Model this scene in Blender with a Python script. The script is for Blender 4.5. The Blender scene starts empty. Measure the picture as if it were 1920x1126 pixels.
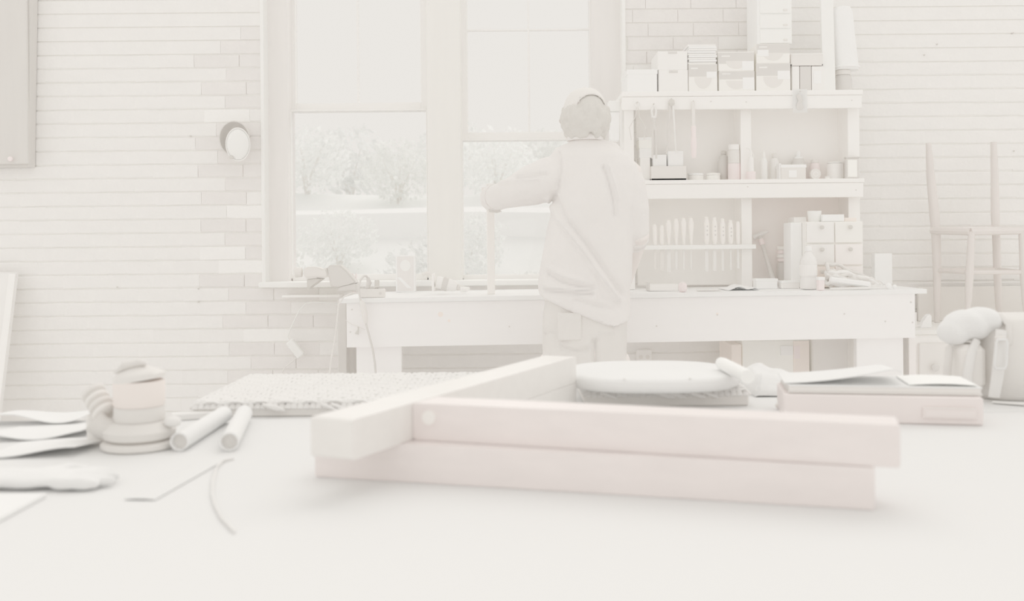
import bpy, bmesh, math, random
from mathutils import Vector, Matrix, noise
random.seed(7)
PI = math.pi
SC = bpy.context.scene
COL = SC.collection

# ------------------------------------------------------------------ camera
F = 1836.0                     # focal length in pixels of the 1920x1126 frame
HX, HY = 960.0, 460.0          # principal point (horizon row)
CAMZ = 1.10
ROLL = math.radians(0.5)
cam_d = bpy.data.cameras.new('camera')
cam = bpy.data.objects.new('camera', cam_d)
COL.objects.link(cam)
cam.location = (0, 0, CAMZ)
cam.rotation_euler = (Matrix.Rotation(PI / 2, 4, 'X') @ Matrix.Rotation(-ROLL, 4, 'Z')).to_euler()
cam_d.sensor_width = 36
cam_d.lens = F / 1920 * 36
cam_d.shift_y = -(563 - HY) / 1920
cam_d.clip_end = 200
cam_d.dof.use_dof = True
cam_d.dof.focus_distance = 4.2
cam_d.dof.aperture_fstop = 3.6
SC.camera = cam

# ------------------------------------------------------------------ daylight
WORLD = (0.915, 0.887, 0.845)
w = bpy.data.worlds.new('world')
SC.world = w
w.use_nodes = True
w.node_tree.nodes['Background'].inputs[0].default_value = (*WORLD, 1)
w.node_tree.nodes['Background'].inputs[1].default_value = 1.0
# soft daylight coming over and through the window wall, towards the viewer
sun_d = bpy.data.lights.new('sun', 'SUN')
sun_d.energy = 0.85
sun_d.angle = math.radians(65)
sun_d.color = (1.0, 0.985, 0.96)
sun = bpy.data.objects.new('sun', sun_d)
COL.objects.link(sun)
sun.rotation_euler = Vector((-0.22, -0.74, -0.66)).to_track_quat('-Z', 'Y').to_euler()
SC.view_settings.view_transform = 'Standard'
SC.view_settings.look = 'None'
SC.view_settings.exposure = 0.0
SC.view_settings.gamma = 1.0
SC.cycles.max_bounces = 32
SC.cycles.diffuse_bounces = 28
SC.cycles.transparent_max_bounces = 16
SC.view_settings.use_curve_mapping = False


# ------------------------------------------------------------------ pixel <-> place
def unroll(px, py):
    ox, oy = px - HX, py - HY
    c, s = math.cos(ROLL), math.sin(ROLL)
    return ox * c - oy * s, ox * s + oy * c


def at(px, py, d):
    u, v = unroll(px, py)
    return Vector((u * d / F, d, CAMZ - v * d / F))


def toz(px, py, z):
    """point of the pixel ray at height z"""
    u, v = unroll(px, py)
    d = (CAMZ - z) * F / v
    return Vector((u * d / F, d, z))


def lin(c):
    c = c / 255
    return c / 12.92 if c <= 0.04045 else ((c + 0.055) / 1.055) ** 2.4


# ------------------------------------------------------------------ materials, white veil worked into their pale colours
MATS = {}


def mat(name, rgb, e=0.98, var=0.012, scale=6.0, stretch=(1, 1, 1), rough=0.85, spec=0.12,
        rand=0.0, bump=0.0, bscale=60, metal=0.0):
    if name in MATS:
        return MATS[name]
    base = [min(0.985, lin(rgb[i]) / (WORLD[i] * e)) for i in range(3)]
    m = bpy.data.materials.new(name)
    m.use_nodes = True
    nt = m.node_tree
    N = nt.nodes
    b = N['Principled BSDF']
    b.inputs['Roughness'].default_value = rough
    b.inputs['Specular IOR Level'].default_value = spec
    b.inputs['Metallic'].default_value = metal
    tc = N.new('ShaderNodeTexCoord')
    mp = N.new('ShaderNodeMapping')
    mp.inputs['Scale'].default_value = stretch
    nt.links.new(tc.outputs['Object'], mp.inputs['Vector'])
    nz = N.new('ShaderNodeTexNoise')
    nz.inputs['Scale'].default_value = scale
    nz.inputs['Detail'].default_value = 4
    nt.links.new(mp.outputs[0], nz.inputs['Vector'])
    mix = N.new('ShaderNodeMix')
    mix.data_type = 'RGBA'
    mix.inputs[6].default_value = (*[x * (1 - 2.2 * var) for x in base], 1)
    mix.inputs[7].default_value = (*[min(0.98, x * (1 + 2.2 * var)) for x in base], 1)
    nt.links.new(nz.outputs[0], mix.inputs[0])
    out = mix.outputs[2]
    if rand:
        oi = N.new('ShaderNodeObjectInfo')
        mr = N.new('ShaderNodeMapRange')
        mr.inputs[3].default_value = 1 - rand
        mr.inputs[4].default_value = 1 + rand
        nt.links.new(oi.outputs['Random'], mr.inputs[0])
        ml = N.new('ShaderNodeVectorMath')
        ml.operation = 'SCALE'
        nt.links.new(out, ml.inputs[0])
        nt.links.new(mr.outputs[0], ml.inputs['Scale'])
        out = ml.outputs[0]
    nt.links.new(out, b.inputs['Base Color'])
    if bump:
        n2 = N.new('ShaderNodeTexNoise')
        n2.inputs['Scale'].default_value = bscale
        n2.inputs['Detail'].default_value = 5
        nt.links.new(mp.outputs[0], n2.inputs['Vector'])
        bp = N.new('ShaderNodeBump')
        bp.inputs['Strength'].default_value = bump
        bp.inputs['Distance'].default_value = 0.01
        nt.links.new(n2.outputs[0], bp.inputs['Height'])
        nt.links.new(bp.outputs[0], b.inputs['Normal'])
    MATS[name] = m
    return m


def glass_mat(name, tint):
    if name in MATS:
        return MATS[name]
    m = bpy.data.materials.new(name)
    m.use_nodes = True
    nt = m.node_tree
    N = nt.nodes
    N.remove(N['Principled BSDF'])
    tr = N.new('ShaderNodeBsdfTransparent')
    tr.inputs[0].default_value = (tint, tint, tint, 1)
    gl = N.new('ShaderNodeBsdfGlossy')
    gl.inputs['Roughness'].default_value = 0.05
    mx = N.new('ShaderNodeMixShader')
    mx.inputs[0].default_value = 0.05
    nt.links.new(tr.outputs[0], mx.inputs[1])
    nt.links.new(gl.outputs[0], mx.inputs[2])
    nt.links.new(mx.outputs[0], N['Material Output'].inputs[0])
    MATS[name] = m
    return m


PALE = (238, 234, 229)
M_PAINT = mat('painted_brick', (235, 231, 225), rand=0.003, var=0.012, scale=14, bump=0.25, bscale=40)
M_BARE = mat('worn_brick', (231, 226, 220), rand=0.010, var=0.016, scale=14, bump=0.3, bscale=40)
M_CHALK = mat('chalky_brick', (239, 235, 229), rand=0.004, var=0.012, scale=14, bump=0.3, bscale=40)
M_MORTAR = mat('mortar', (232, 228, 221), var=0.015, scale=10, bump=0.2)
M_JAMB = mat('jamb_paint', (232, 227, 221), var=0.012, scale=4, stretch=(6, 6, 0.6))
M_TRIM = mat('trim_paint', (234, 230, 223), var=0.008, scale=4, stretch=(6, 6, 0.6))
M_SASH = mat('sash_paint', (237, 233, 227), var=0.006)
M_WHITE = mat('white_paint', (237, 234, 228), var=0.004)
M_FLOOR = mat('floor_bounce_white', (238, 234, 229), var=0.004, scale=5, stretch=(1, 8, 1))  # unseen floor made near-white to bounce light upward
M_TABLE = mat('table_paint', (224, 221, 216), var=0.003, scale=3)
M_BENCH = mat('bench_pine', (239, 235, 230), var=0.006, scale=3, stretch=(0.8, 6, 10))
M_BENCHTOP = mat('bench_top', (236, 233, 228), var=0.004, scale=3, stretch=(0.8, 6, 10))
M_EDGE = mat('bench_edge', (231, 226, 219), var=0.008)
M_SHELF = mat('shelf_pine', (239, 235, 229), var=0.006, scale=3, stretch=(0.8, 6, 10))
M_PANEL = mat('back_panel_grey', (239, 235, 229), var=0.008)
M_PANELP = mat('back_panel_pink', (242, 234, 228), var=0.012, scale=5)
M_TIMBER = mat('timber_rose', (231, 222, 216), var=0.02, scale=5, stretch=(1.0, 9, 9), rough=.35, spec=.5)
M_TIMBERG = mat('timber_grey', (230, 225, 218), var=0.014, scale=5, stretch=(1, 9, 9), rough=.35, spec=.5)
M_DARK = mat('charcoal', (217, 212, 204), var=0.01)
M_DARK2 = mat('dark_grey', (221, 216, 209), var=0.012)
M_TABLEG = mat('bin_pale', (240, 235, 229))  # near-white, raised against the shade under the bench
M_CABINET = mat('cabinet_stain', (220, 215, 208), var=0.012, stretch=(6, 6, .5))
M_MID = mat('mid_grey', (230, 225, 218), var=0.01)
M_STEEL = mat('steel', (232, 228, 222), var=0.01, rough=0.4, spec=0.3)
M_PINK = mat('dusty_pink', (237, 227, 222), var=0.01)
M_PEACH = mat('peach', (238, 229, 220), var=0.008)
M_LEMON = mat('lemon', (242, 240, 230), var=0.006)
M_CREAM = mat('cream', (238, 234, 227), var=0.006)
M_PAPER = mat('paper', (238, 235, 230), var=0.003)
M_CARD = mat('card', (237, 233, 227), var=0.006)
M_WOODL = mat('light_wood', (238, 233, 226), var=0.008, scale=4, stretch=(6, 6, 1))
M_WOODD = mat('chair_wood', (227, 220, 213), var=0.014, scale=4, stretch=(6, 6, 1))
M_CORD = mat('paper_cord', (237, 233, 227), var=0.008)
M_CLOTH = mat('white_cloth', (237, 234, 229), var=0.004, bump=0.15, bscale=90)
M_SHIRT = mat('shirt_cotton', (232, 227, 221), var=0.012, scale=7, bump=0.1, bscale=120)
M_SEAM = mat('shirt_seam', (227, 222, 215), var=0.01)
M_TROUSER = mat('trouser_denim', (227, 222, 215), var=0.014, scale=9, bump=0.1, bscale=140)
M_SKIN = mat('skin', (234, 227, 220), var=0.006)
M_HAIR = mat('hair', (219, 214, 206), var=0.02, scale=40)
M_CAP = mat('cap_cloth', (231, 226, 219), var=0.01)
M_LEAF = mat('leaf', (237, 235, 229), var=0.03, scale=3, rand=0.03)
M_LEAF2 = mat('leaf_deep', (235, 233, 226), var=0.03, scale=3, rand=0.03)
M_HILL = mat('hill_scrub', (237, 235, 229), var=0.03, scale=1.6)
M_ROAD = mat('pale_road', (240, 237, 232), var=0.004)
M_GLASS = glass_mat('window_glass', 0.96)
M_CLEAR = mat('clear_plastic', (234, 230, 224), rough=0.25, spec=0.4, var=0.006)

N_ = dict()  # foreground copies of the colours, toned to the sunlight on the table
F_DARK = mat('near_charcoal', (222, 217, 210), **N_)
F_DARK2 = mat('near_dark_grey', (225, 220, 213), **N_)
F_BAG = mat('near_canvas', (226, 221, 214), bump=.1, bscale=150)
F_MID = mat('near_mid_grey', (230, 225, 218), **N_)
F_PANEL = mat('near_grey', (225, 220, 213), **N_)
F_PINK = mat('near_pink', (231, 222, 216), **N_)
F_PEACH = mat('near_peach', (233, 224, 216), **N_)
F_CARD = mat('near_card', (229, 225, 219), **N_)
F_PAPER = mat('near_paper', (230, 227, 222), **N_)
F_CORD = mat('near_cord', (229, 225, 219), **N_)
F_CLOTH = mat('near_cloth', (229, 226, 221), bump=0.15, bscale=90, **N_)

for lm in (M_LEAF, M_LEAF2):                       # leaves let part of the daylight through
    nt_ = lm.node_tree
    pb_ = nt_.nodes['Principled BSDF']
    tb_ = nt_.nodes.new('ShaderNodeBsdfTranslucent')
    mxs = nt_.nodes.new('ShaderNodeMixShader')
    mxs.inputs[0].default_value = 0.45
    nt_.links.new(pb_.inputs['Base Color'].links[0].from_socket, tb_.inputs[0])
    nt_.links.new(pb_.outputs[0], mxs.inputs[1])
    nt_.links.new(tb_.outputs[0], mxs.inputs[2])
    nt_.links.new(mxs.outputs[0], nt_.nodes['Material Output'].inputs[0])


# ------------------------------------------------------------------ mesh builder
class MB:
    def __init__(self):
        self.v, self.f = [], []

    def add(self, vs, fs, M=None):
        o = len(self.v)
        for p in vs:
            p = Vector(p)
            self.v.append(M @ p if M is not None else p)
        for f in fs:
            self.f.append(tuple(i + o for i in f))
        return self

    def box(self, c, s, M=None, ch=0.0, taper=(1, 1)):
        """box centred at c with size s; ch chamfers every edge; taper scales the top"""
        bm = bmesh.new()
        bmesh.ops.create_cube(bm, size=1)
        for p in bm.verts:
            k = (taper[0], taper[1]) if p.co.z > 0 else (1, 1)
            p.co = Vector((p.co.x * s[0] * k[0], p.co.y * s[1] * k[1], p.co.z * s[2]))
        if ch:
            bmesh.ops.bevel(bm, geom=bm.edges[:], offset=ch, segments=1, affect='EDGES')
        bm.verts.index_update()
        C = Matrix.Translation(Vector(c))
        self.add([C @ p.co for p in bm.verts], [[q.index for q in f.verts] for f in bm.faces], M)
        bm.free()
        return self

    def span(self, x0, x1, y0, y1, z0, z1, M=None, ch=0.0):
        return self.box(((x0 + x1) / 2, (y0 + y1) / 2, (z0 + z1) / 2), (abs(x1 - x0), abs(y1 - y0), abs(z1 - z0)), M, ch)

    def lathe(self, prof, n=16, c=(0, 0, 0), M=None, caps=True):
        vs, fs = [], []
        for r, z in prof:
            for i in range(n):
                a = 2 * PI * i / n
                vs.append((c[0] + r * math.cos(a), c[1] + r * math.sin(a), c[2] + z))
        m = len(prof)
        for k in range(m - 1):
            for i in range(n):
                j = (i + 1) % n
                fs.append((k * n + i, k * n + j, (k + 1) * n + j, (k + 1) * n + i))
        if caps:
            fs.append(tuple(range(n - 1, -1, -1)))
            fs.append(tuple((m - 1) * n + i for i in range(n)))
        return self.add(vs, fs, M)

    def tube(self, pts, rad, n=8, flat=1.0, closed=False, M=None):
        pts = [Vector(p) for p in pts]
        if not isinstance(rad, (list, tuple)):
            rad = [rad] * len(pts)
        vs, fs = [], []
        L = len(pts)
        up = None
        for k in range(L):
            if closed:
                t = pts[(k + 1) % L] - pts[k - 1]
            else:
                t = pts[min(k + 1, L - 1)] - pts[max(k - 1, 0)]
            t.normalize()
            if up is None:
                up = Vector((0, 0, 1)) if abs(t.z) < 0.9 else Vector((0, 1, 0))
            a = up - t * up.dot(t)
            if a.length < 1e-6:
                a = t.orthogonal()
            a.normalize()
            up = a
            b = t.cross(a)
            for i in range(n):
                g = 2 * PI * i / n
                vs.append(pts[k] + a * math.cos(g) * rad[k] * flat + b * math.sin(g) * rad[k])
        for k in range(L if closed else L - 1):
            q = (k + 1) % L
            for i in range(n):
                j = (i + 1) % n
                fs.append((k * n + i, q * n + i, q * n + j, k * n + j))
        if not closed:
            fs.append(tuple(range(n)))
            fs.append(tuple((L - 1) * n + i for i in range(n - 1, -1, -1)))
        return self.add(vs, fs, M)

    def ball(self, c, r, n=12, m=8, M=None):
        r = (r, r, r) if not isinstance(r, (list, tuple)) else r
        vs, fs = [(0, 0, -1)], []
        for k in range(1, m):
            p = PI * k / m - PI / 2
            for i in range(n):
                a = 2 * PI * i / n
                vs.append((math.cos(p) * math.cos(a), math.cos(p) * math.sin(a), math.sin(p)))
        vs.append((0, 0, 1))
        for i in range(n):
            fs.append((0, 1 + (i + 1) % n, 1 + i))
            fs.append((len(vs) - 1, 1 + (m - 2) * n + i, 1 + (m - 2) * n + (i + 1) % n))
        for k in range(m - 2):
            for i in range(n):
                j = (i + 1) % n
                fs.append((1 + k * n + i, 1 + k * n + j, 1 + (k + 1) * n + j, 1 + (k + 1) * n + i))
        T = Matrix.Translation(Vector(c))
        vs = [Vector((x * r[0], y * r[1], z * r[2])) for x, y, z in vs]
        vs = [T @ ((M.to_3x3() @ p) if M is not None else p) for p in vs]
        return self.add(vs, fs)

    def loft(self, rings):
        n = len(rings[0])
        vs = [p for r in rings for p in r]
        fs = []
        for k in range(len(rings) - 1):
            for i in range(n):
                j = (i + 1) % n
                fs.append((k * n + i, k * n + j, (k + 1) * n + j, (k + 1) * n + i))
        fs.append(tuple(range(n - 1, -1, -1)))
        fs.append(tuple((len(rings) - 1) * n + i for i in range(n)))
        return self.add(vs, fs)

    def prism(self, poly, p0, du, dv, dn):
        """polygon in the plane p0 + u*du + v*dv, extruded by the vector dn"""
        p0, du, dv, dn = Vector(p0), Vector(du), Vector(dv), Vector(dn)
        a = [p0 + du * u + dv * v for u, v in poly]
        n = len(a)
        vs = a + [p + dn for p in a]
        fs = [tuple(range(n - 1, -1, -1)), tuple(range(n, 2 * n))]
        fs += [(i, (i + 1) % n, n + (i + 1) % n, n + i) for i in range(n)]
        return self.add(vs, fs)

    def sheet(self, fn, nu, nv, th):
        """thin solid sheet: fn(u, v) -> point, thickness th downwards"""
        vs, fs = [], []
        for s in (0, 1):
            for j in range(nv + 1):
                for i in range(nu + 1):
                    p = Vector(fn(i / nu, j / nv))
                    vs.append(p - Vector((0, 0, th)) * s)
        W = nu + 1
        B = W * (nv + 1)
        for j in range(nv):
            for i in range(nu):
                a = j * W + i
                fs.append((a, a + 1, a + W + 1, a + W))
                fs.append((B + a, B + a + W, B + a + W + 1, B + a + 1))
        for i in range(nu):
            fs.append((i, B + i, B + i + 1, i + 1))
            a = nv * W + i
            fs.append((a, a + 1, B + a + 1, B + a))
        for j in range(nv):
            a = j * W
            fs.append((a, a + W, B + a + W, B + a))
            a = j * W + nu
            fs.append((a, B + a, B + a + W, a + W))
        return self.add(vs, fs)

    def mesh(self, name):
        me = bpy.data.meshes.new(name)
        me.from_pydata([tuple(p) for p in self.v], [], self.f)
        bm = bmesh.new()
        bm.from_mesh(me)
        bmesh.ops.recalc_face_normals(bm, faces=bm.faces[:])
        bm.to_mesh(me)
        bm.free()
        return me

    def build(self, name, m, parent=None, smooth=False):
        me = self.mesh(name)
        if smooth:
            for p in me.polygons:
                p.use_smooth = True
        me.materials.append(m)
        o = bpy.data.objects.new(name, me)
        COL.objects.link(o)
        o.parent = parent
        return o


def auto_smooth(o, ang=35):
    me = o.data
    for p in me.polygons:
        p.use_smooth = True
    try:
        me.set_sharp_from_angle(angle=math.radians(ang))
    except Exception:
        pass
    return o


def remesh(o, voxel, smooth=6, fn=None):
    """join everything in the object's mesh into one continuous surface"""
    md = o.modifiers.new('r', 'REMESH')
    md.mode = 'VOXEL'
    md.voxel_size = voxel
    ms = o.modifiers.new('s', 'SMOOTH')
    ms.iterations = smooth
    ms.factor = 0.5
    dg = bpy.context.evaluated_depsgraph_get()
    me = bpy.data.meshes.new_from_object(o.evaluated_get(dg))
    o.modifiers.clear()
    old = o.data
    mats_ = list(old.materials)
    o.data = me
    me.materials.clear()
    for q in mats_:
        me.materials.append(q)
    if fn:
        nrm = [v.normal.copy() for v in me.vertices]
        for v, n in zip(me.vertices, nrm):
            v.co += n * fn(v.co, n)
    for p in me.polygons:
        p.use_smooth = True
    bpy.data.meshes.remove(old)
    return o


def tag(o, label, cat, group=None):
    o['label'] = label
    o['category'] = cat
    if group:
        o['group'] = group
    return o


def thing(name, label, cat, loc=(0, 0, 0), rotz=0.0, group=None):
    o = bpy.data.objects.new(name, None)
    COL.objects.link(o)
    o.location = loc
    o.rotation_euler = (0, 0, rotz)
    o.empty_display_size = 0.05
    return tag(o, label, cat, group)


def struct(o):
    o['kind'] = 'structure'
    return o


WALL = 4.65
# ================================================================== SETTING
struct(MB().span(-5, 5, -2.2, WALL + 0.3, -0.1, 0).build('floor', M_FLOOR))

# back wall: mortar body round the window opening
OL = at(495, 270, WALL).x
OR = at(1169, 200, WALL).x
OB = at(600, 529, WALL).z
OT = 2.75
WT = 3.05
wb = MB()
my = WALL + 0.0045
wb.span(-4.6, OL, my, my + 0.30, 0, WT)
wb.span(OR, 4.6, my, my + 0.30, 0, WT)
wb.span(OL, OR, my, my + 0.30, 0, OB)
wb.span(OL, OR, my, my + 0.30, OT, WT)
wall = struct(wb.build('wall_back', M_MORTAR))

CH = 0.0652
BL = 0.215


def brick_mesh(L, seed):
    r = random.Random(seed)
    painted = L > BL
    H = CH - 0.005
    ch = 0.005
    dep = 0.012
    j = lambda a: r.uniform(-a, a)
    outer = [(-L / 2, -H / 2), (L / 2, -H / 2), (L / 2, H / 2), (-L / 2, H / 2)]
    cx_ = .0 if painted else .0008
    inner = [(-L / 2 + cx_, -H / 2 + ch), (L / 2 - cx_, -H / 2 + ch), (L / 2 - cx_, H / 2 - ch), (-L / 2 + cx_, H / 2 - ch)]
    mid = lambda P: [P[0], ((P[0][0] + P[1][0]) / 2, P[0][1]), P[1], P[2], ((P[0][0] + P[1][0]) / 2, P[2][1]), P[3]]
    o6, i6 = mid(outer), mid(inner)
    vs = [(x + j(.0008), dep, z + j(.0008)) for x, z in o6]
    vs += [(x + (0 if painted else j(.0016)), 0.0035 + j(.001), z + j(.0018)) for x, z in o6]
    vs += [(x + (0 if painted else j(.0003)), j(.0005 if painted else .0007), z + j(.0026)) for x, z in i6]
    fs = []
    for a, b in ((0, 6), (6, 12)):
        for i in range(6):
            k = (i + 1) % 6
            fs.append((a + i, a + k, b + k, b + i))
    fs.append((12, 13, 16, 17))
    fs.append((13, 14, 15, 16))
    me = bpy.data.meshes.new('brick')
    me.from_pydata(vs, [], fs)
    bm = bmesh.new()
    bm.from_mesh(me)
    bmesh.ops.recalc_face_normals(bm, faces=bm.faces[:])
    c = sum((f.normal.y for f in bm.faces))
    if c > 0:
        bmesh.ops.reverse_faces(bm, faces=bm.faces[:])
    bm.to_mesh(me)
    bm.free()
    me.materials.append(M_PAINT)
    return me


PROTO = [brick_mesh(BL - 0.0016, s) for s in range(6)]
PROTO_P = [brick_mesh(BL + 0.0008, s) for s in range(6)]      # thick paint closes the upright joints
single, rest = [], MB()
rest_bare = MB()


def px_of(x, z, d=WALL):
    u, v = x * F / d, (CAMZ - z) * F / d
    c, s = math.cos(ROLL), math.sin(ROLL)
    return HX + u * c + v * s, HY - u * s + v * c


def seen(px, py):
    if not (-20 < px < 1940 and -15 < py < 790):
        return False
    if 1225 < px < 1600 and 165 < py:
        return 640 < py < 700 and px < 1390
    if 650 < px < 1710 and 540 < py < 640:
        return False
    if px > 640 and py > 700:
        return False
    if px > 350 and py > 705:
        return False
    if px > 1710 and py > 620:
        return False
    if px < 55 and py < 300:
        return False
    return True


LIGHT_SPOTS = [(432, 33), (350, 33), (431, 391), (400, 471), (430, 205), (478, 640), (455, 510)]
zc = 0.02
row = 0
zjoint = at(200, 26, WALL).z
nrow = int(zjoint / CH)
z0 = zjoint - nrow * CH
for r_ in range(-1, int(WT / CH) + 1):
    zm = z0 + (r_ + 0.5) * CH
    if zm < 0.03 or zm > WT - 0.03:
        continue
    off = (BL / 2 if r_ % 2 else 0) + random.uniform(-.03, .03)
    x = -4.6 + off
    while x < 4.6:
        a, b = x + .0008, x + BL - .0008
        x += BL
        in_open = OB - 0.02 < zm < OT + 0.02
        clipped = False
        if in_open:
            if a > OL - .03 and b < OR + .03:
                continue
            if a < OL - .004 < b:
                b = OL - .004
                clipped = True
            if a < OR + .004 < b:
                a = OR + .004
                clipped = True
        if b - a < .025 or a < -4.6 or b > 4.6:
            continue
        xm = (a + b) / 2
        px, py = px_of(xm, zm)
        bare = (px < 495 and px > 388 and 45 < py < 540) or (440 < px < 640 and py > 540)
        bare = bare or (1168 < px < 1430 and py < 170)
        if bare and random.random() < .12:
            bare = False
        m = M_BARE if bare else M_PAINT
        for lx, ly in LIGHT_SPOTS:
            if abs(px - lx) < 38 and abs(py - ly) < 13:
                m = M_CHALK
        if seen(px, py) and len(single) < 300:
            me = brick_mesh(b - a, r_) if clipped else random.choice(PROTO if m is M_BARE else PROTO_P)
            o = bpy.data.objects.new('brick', me)
            COL.objects.link(o)
            o.parent = wall
            o.location = (xm, WALL - .001 + random.uniform(-.0004, .0004), zm)
            if not clipped and random.random() < .5:
                o.rotation_euler = (0, PI, 0)
            o.material_slots[0].link = 'OBJECT'
            o.material_slots[0].material = m
            single.append(o)
        else:
            (rest_bare if bare else rest).span(a - (0 if bare else .0008), b + (0 if bare else .0008), WALL, WALL + .012, zm - CH / 2 + .003, zm + CH / 2 - .003)
for q, m in ((rest, M_PAINT), (rest_bare, M_BARE)):
    if q.v:
        o = q.build('brick_courses', m, wall)
        o['kind'] = 'stuff'
# nails left in the paint
for px, py in ((357, 255), (220, 538), (372, 541), (372, 566), (1899, 62), (1733, 103), (1757, 83), (1901, 283)):
    p = at(px, py, WALL - .004)
    MB().tube([p + Vector((0, .03, 0)), p - Vector((0, .006, 0))], .0032, 6).build('nail', M_DARK, wall)

# reveals, casings, post and sill of the window opening
FD = 4.72                                  # casing plane


def vstrip(name, x0, x1, y0, y1, d, depth, m, zt=OT, zb=None, parent=None):
    a = at(x0, (y0 + y1) / 2, d).x
    b = at(x1, (y0 + y1) / 2, d).x
    zb = OB if zb is None else zb
    return MB().span(a, b, d, d + depth, zb, zt, ch=.002).build(name, m, parent)


struct(vstrip('trim_1', 496, 540, 0, 530, FD, .16, M_JAMB))
struct(vstrip('trim_2', 801, 864, 0, 530, FD - .02, .18, M_TRIM))
struct(vstrip('trim_3', 1111, 1166, 0, 530, FD, .16, M_JAMB))
e = MB()
e.span(OL - .012, OL + .004, WALL - .012, WALL + .10, OB, OT, ch=.002)
struct(e.build('trim_4', M_WHITE))
e = MB()
e.span(OR - .004, OR + .012, WALL - .012, WALL + .10, OB, OT, ch=.002)
struct(e.build('trim_5', M_WHITE))
e = MB()
e.span(OL - .02, OR + .02, WALL - .05, FD + .16, OB - .022, OB + .004, ch=.004)
struct(e.build('trim_6', M_WHITE))


def window(name, xl, xr, rail, muntin_x, rows, lower_l, lower_r):
    """double-hung sash window between px xl..xr, meeting rail rows (y0, y1)"""
    d = FD + .05
    px2x = lambda px, py=260: at(px, py, d).x
    pz = lambda py, px=(xl + xr) / 2: at(px, py, d).z
    sx0, sx1 = px2x(xl), px2x(xr)
    fr = MB()
    gl, gr = px2x(lower_l[0]), px2x(lower_r[0])
    ul, ur = px2x(lower_l[1]), px2x(lower_r[1])
    top = OT - .02
    root = MB()
    root.span(sx0, sx1, d + .09, d + .11, top - .03, top)
    root.span(sx0, sx0 + .012, d + .02, d + .11, OB, top)
    root.span(sx1 - .012, sx1, d + .02, d + .11, OB, top)
    root.span(sx0, sx1, d + .02, d + .11, OB, OB + .012)
    root = struct(root.build(name, M_SASH))
    zr1, zr0 = pz(rail[0]), pz(rail[1])
    zb = pz(514)
    # upper sash
    up = MB()
    up.span(sx0 + .004, ul, d + .045, d + .085, zr0, top, ch=.003)
    up.span(ur, sx1 - .004, d + .045, d + .085, zr0, top, ch=.003)
    up.span(ul, ur, d + .045, d + .085, zr0, zr1, ch=.003)
    up.span(ul, ur, d + .045, d + .085, top - .06, top, ch=.003)
    us = up.build('upper_sash', M_SASH, root)
    mx = px2x(muntin_x)
    MB().span(mx - .0045, mx + .0045, d + .05, d + .08, zr1, top - .06, ch=.0015).build('muntin', M_SASH, us)
    zs = [zr1] + [pz(y) for y in rows] + [top - .06]
    zs = sorted(zs)
    for z in zs[1:-1]:
        MB().span(ul, ur, d + .052, d + .078, z - .0035, z + .0035, ch=.001).build('muntin', M_SASH, us)
    for k in range(len(zs) - 1):
        for a, b in ((ul, mx), (mx, ur)):
            MB().span(a, b, d + .064, d + .067, zs[k], zs[k + 1]).build('pane', M_GLASS, us)
    # lower sash
    lo = MB()
    lo.span(sx0 + .004, gl, d, d + .04, zb - .02, zr0 + .004, ch=.003)
    lo.span(gr, sx1 - .004, d, d + .04, zb - .02, zr0 + .004, ch=.003)
    lo.span(gl, gr, d, d + .04, zb - .03, zb, ch=.003)
    lo.span(gl, gr, d, d + .04, zr0, zr0 + .006, ch=.001)
    ls = lo.build('lower_sash', M_SASH, root)
    MB().span(gl, gr, d + .018, d + .021, zb, zr0).build('pane', M_GLASS, ls)
    return root


window('window_1', 538, 803, (190, 207), 669, (-190,), (546, 552), (799, 788))
window('window_2', 862, 1113, (245, 262), 993, (51, -150), (867, 877), (1112, 1108))

# ------------------------------------------------------------------ outdoors
hb = MB()
NX, NY = 60, 40


def hill_z(x, y):
    t = max(0.0, (y - 6.0))
    return -0.6 + min(t * 0.30, 2.5) + 0.35 * noise.noise(Vector((x * .22, y * .22, 0))) * min(1, t / 3)


def hill(u, v):
    x, y = -16 + 30 * u, 5.4 + 24 * v
    return (x, y, hill_z(x, y))


hb.sheet(hill, NX, NY, .2)
struct(auto_smooth(hb.build('hillside', M_HILL), 80))
# pale track crossing the slope
tr = MB()


def track(u, v):
    y = 12.1 + (v - .5) * .22 - (u - .5) * 1.6
    x = -8 + 14 * u
    return (x, y, hill_z(x, y) + .30)


tr.sheet(track, 40, 1, .3)
tr = auto_smooth(tr.build('garden_wall', M_ROAD), 60)
tag(tr, 'low pale wall line crossing the green slope outside the windows', 'wall')


def shrub_mesh(seed, n, m):
    r = random.Random(seed)
    b = MB()
    for i in range(n):
        d = Vector((r.gauss(0, 1), r.gauss(0, 1), r.gauss(0, 1))).normalized()
        lob = 1 + .28 * noise.noise(d * 2.1 + Vector((seed * 3.1, 0, 0)))
        rad = lob * (r.random() ** .35)
        c = Vector((d.x * rad, d.y * rad, .75 + d.z * rad * .75))
        s = r.uniform(.05, .11)
        q = Vector((r.gauss(0, 1), r.gauss(0, 1), r.gauss(0, .7))).normalized()
        t = q.orthogonal().normalized()
        k = q.cross(t)
        b.add([c - t * s, c + k * s * .5, c + t * s, c - k * s * .5, c + q * s * .12],
              [(0, 1, 4), (1, 2, 4), (2, 3, 4), (3, 0, 4)])
    me = b.mesh('foliage')
    me.materials.append(m)
    return me


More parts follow.
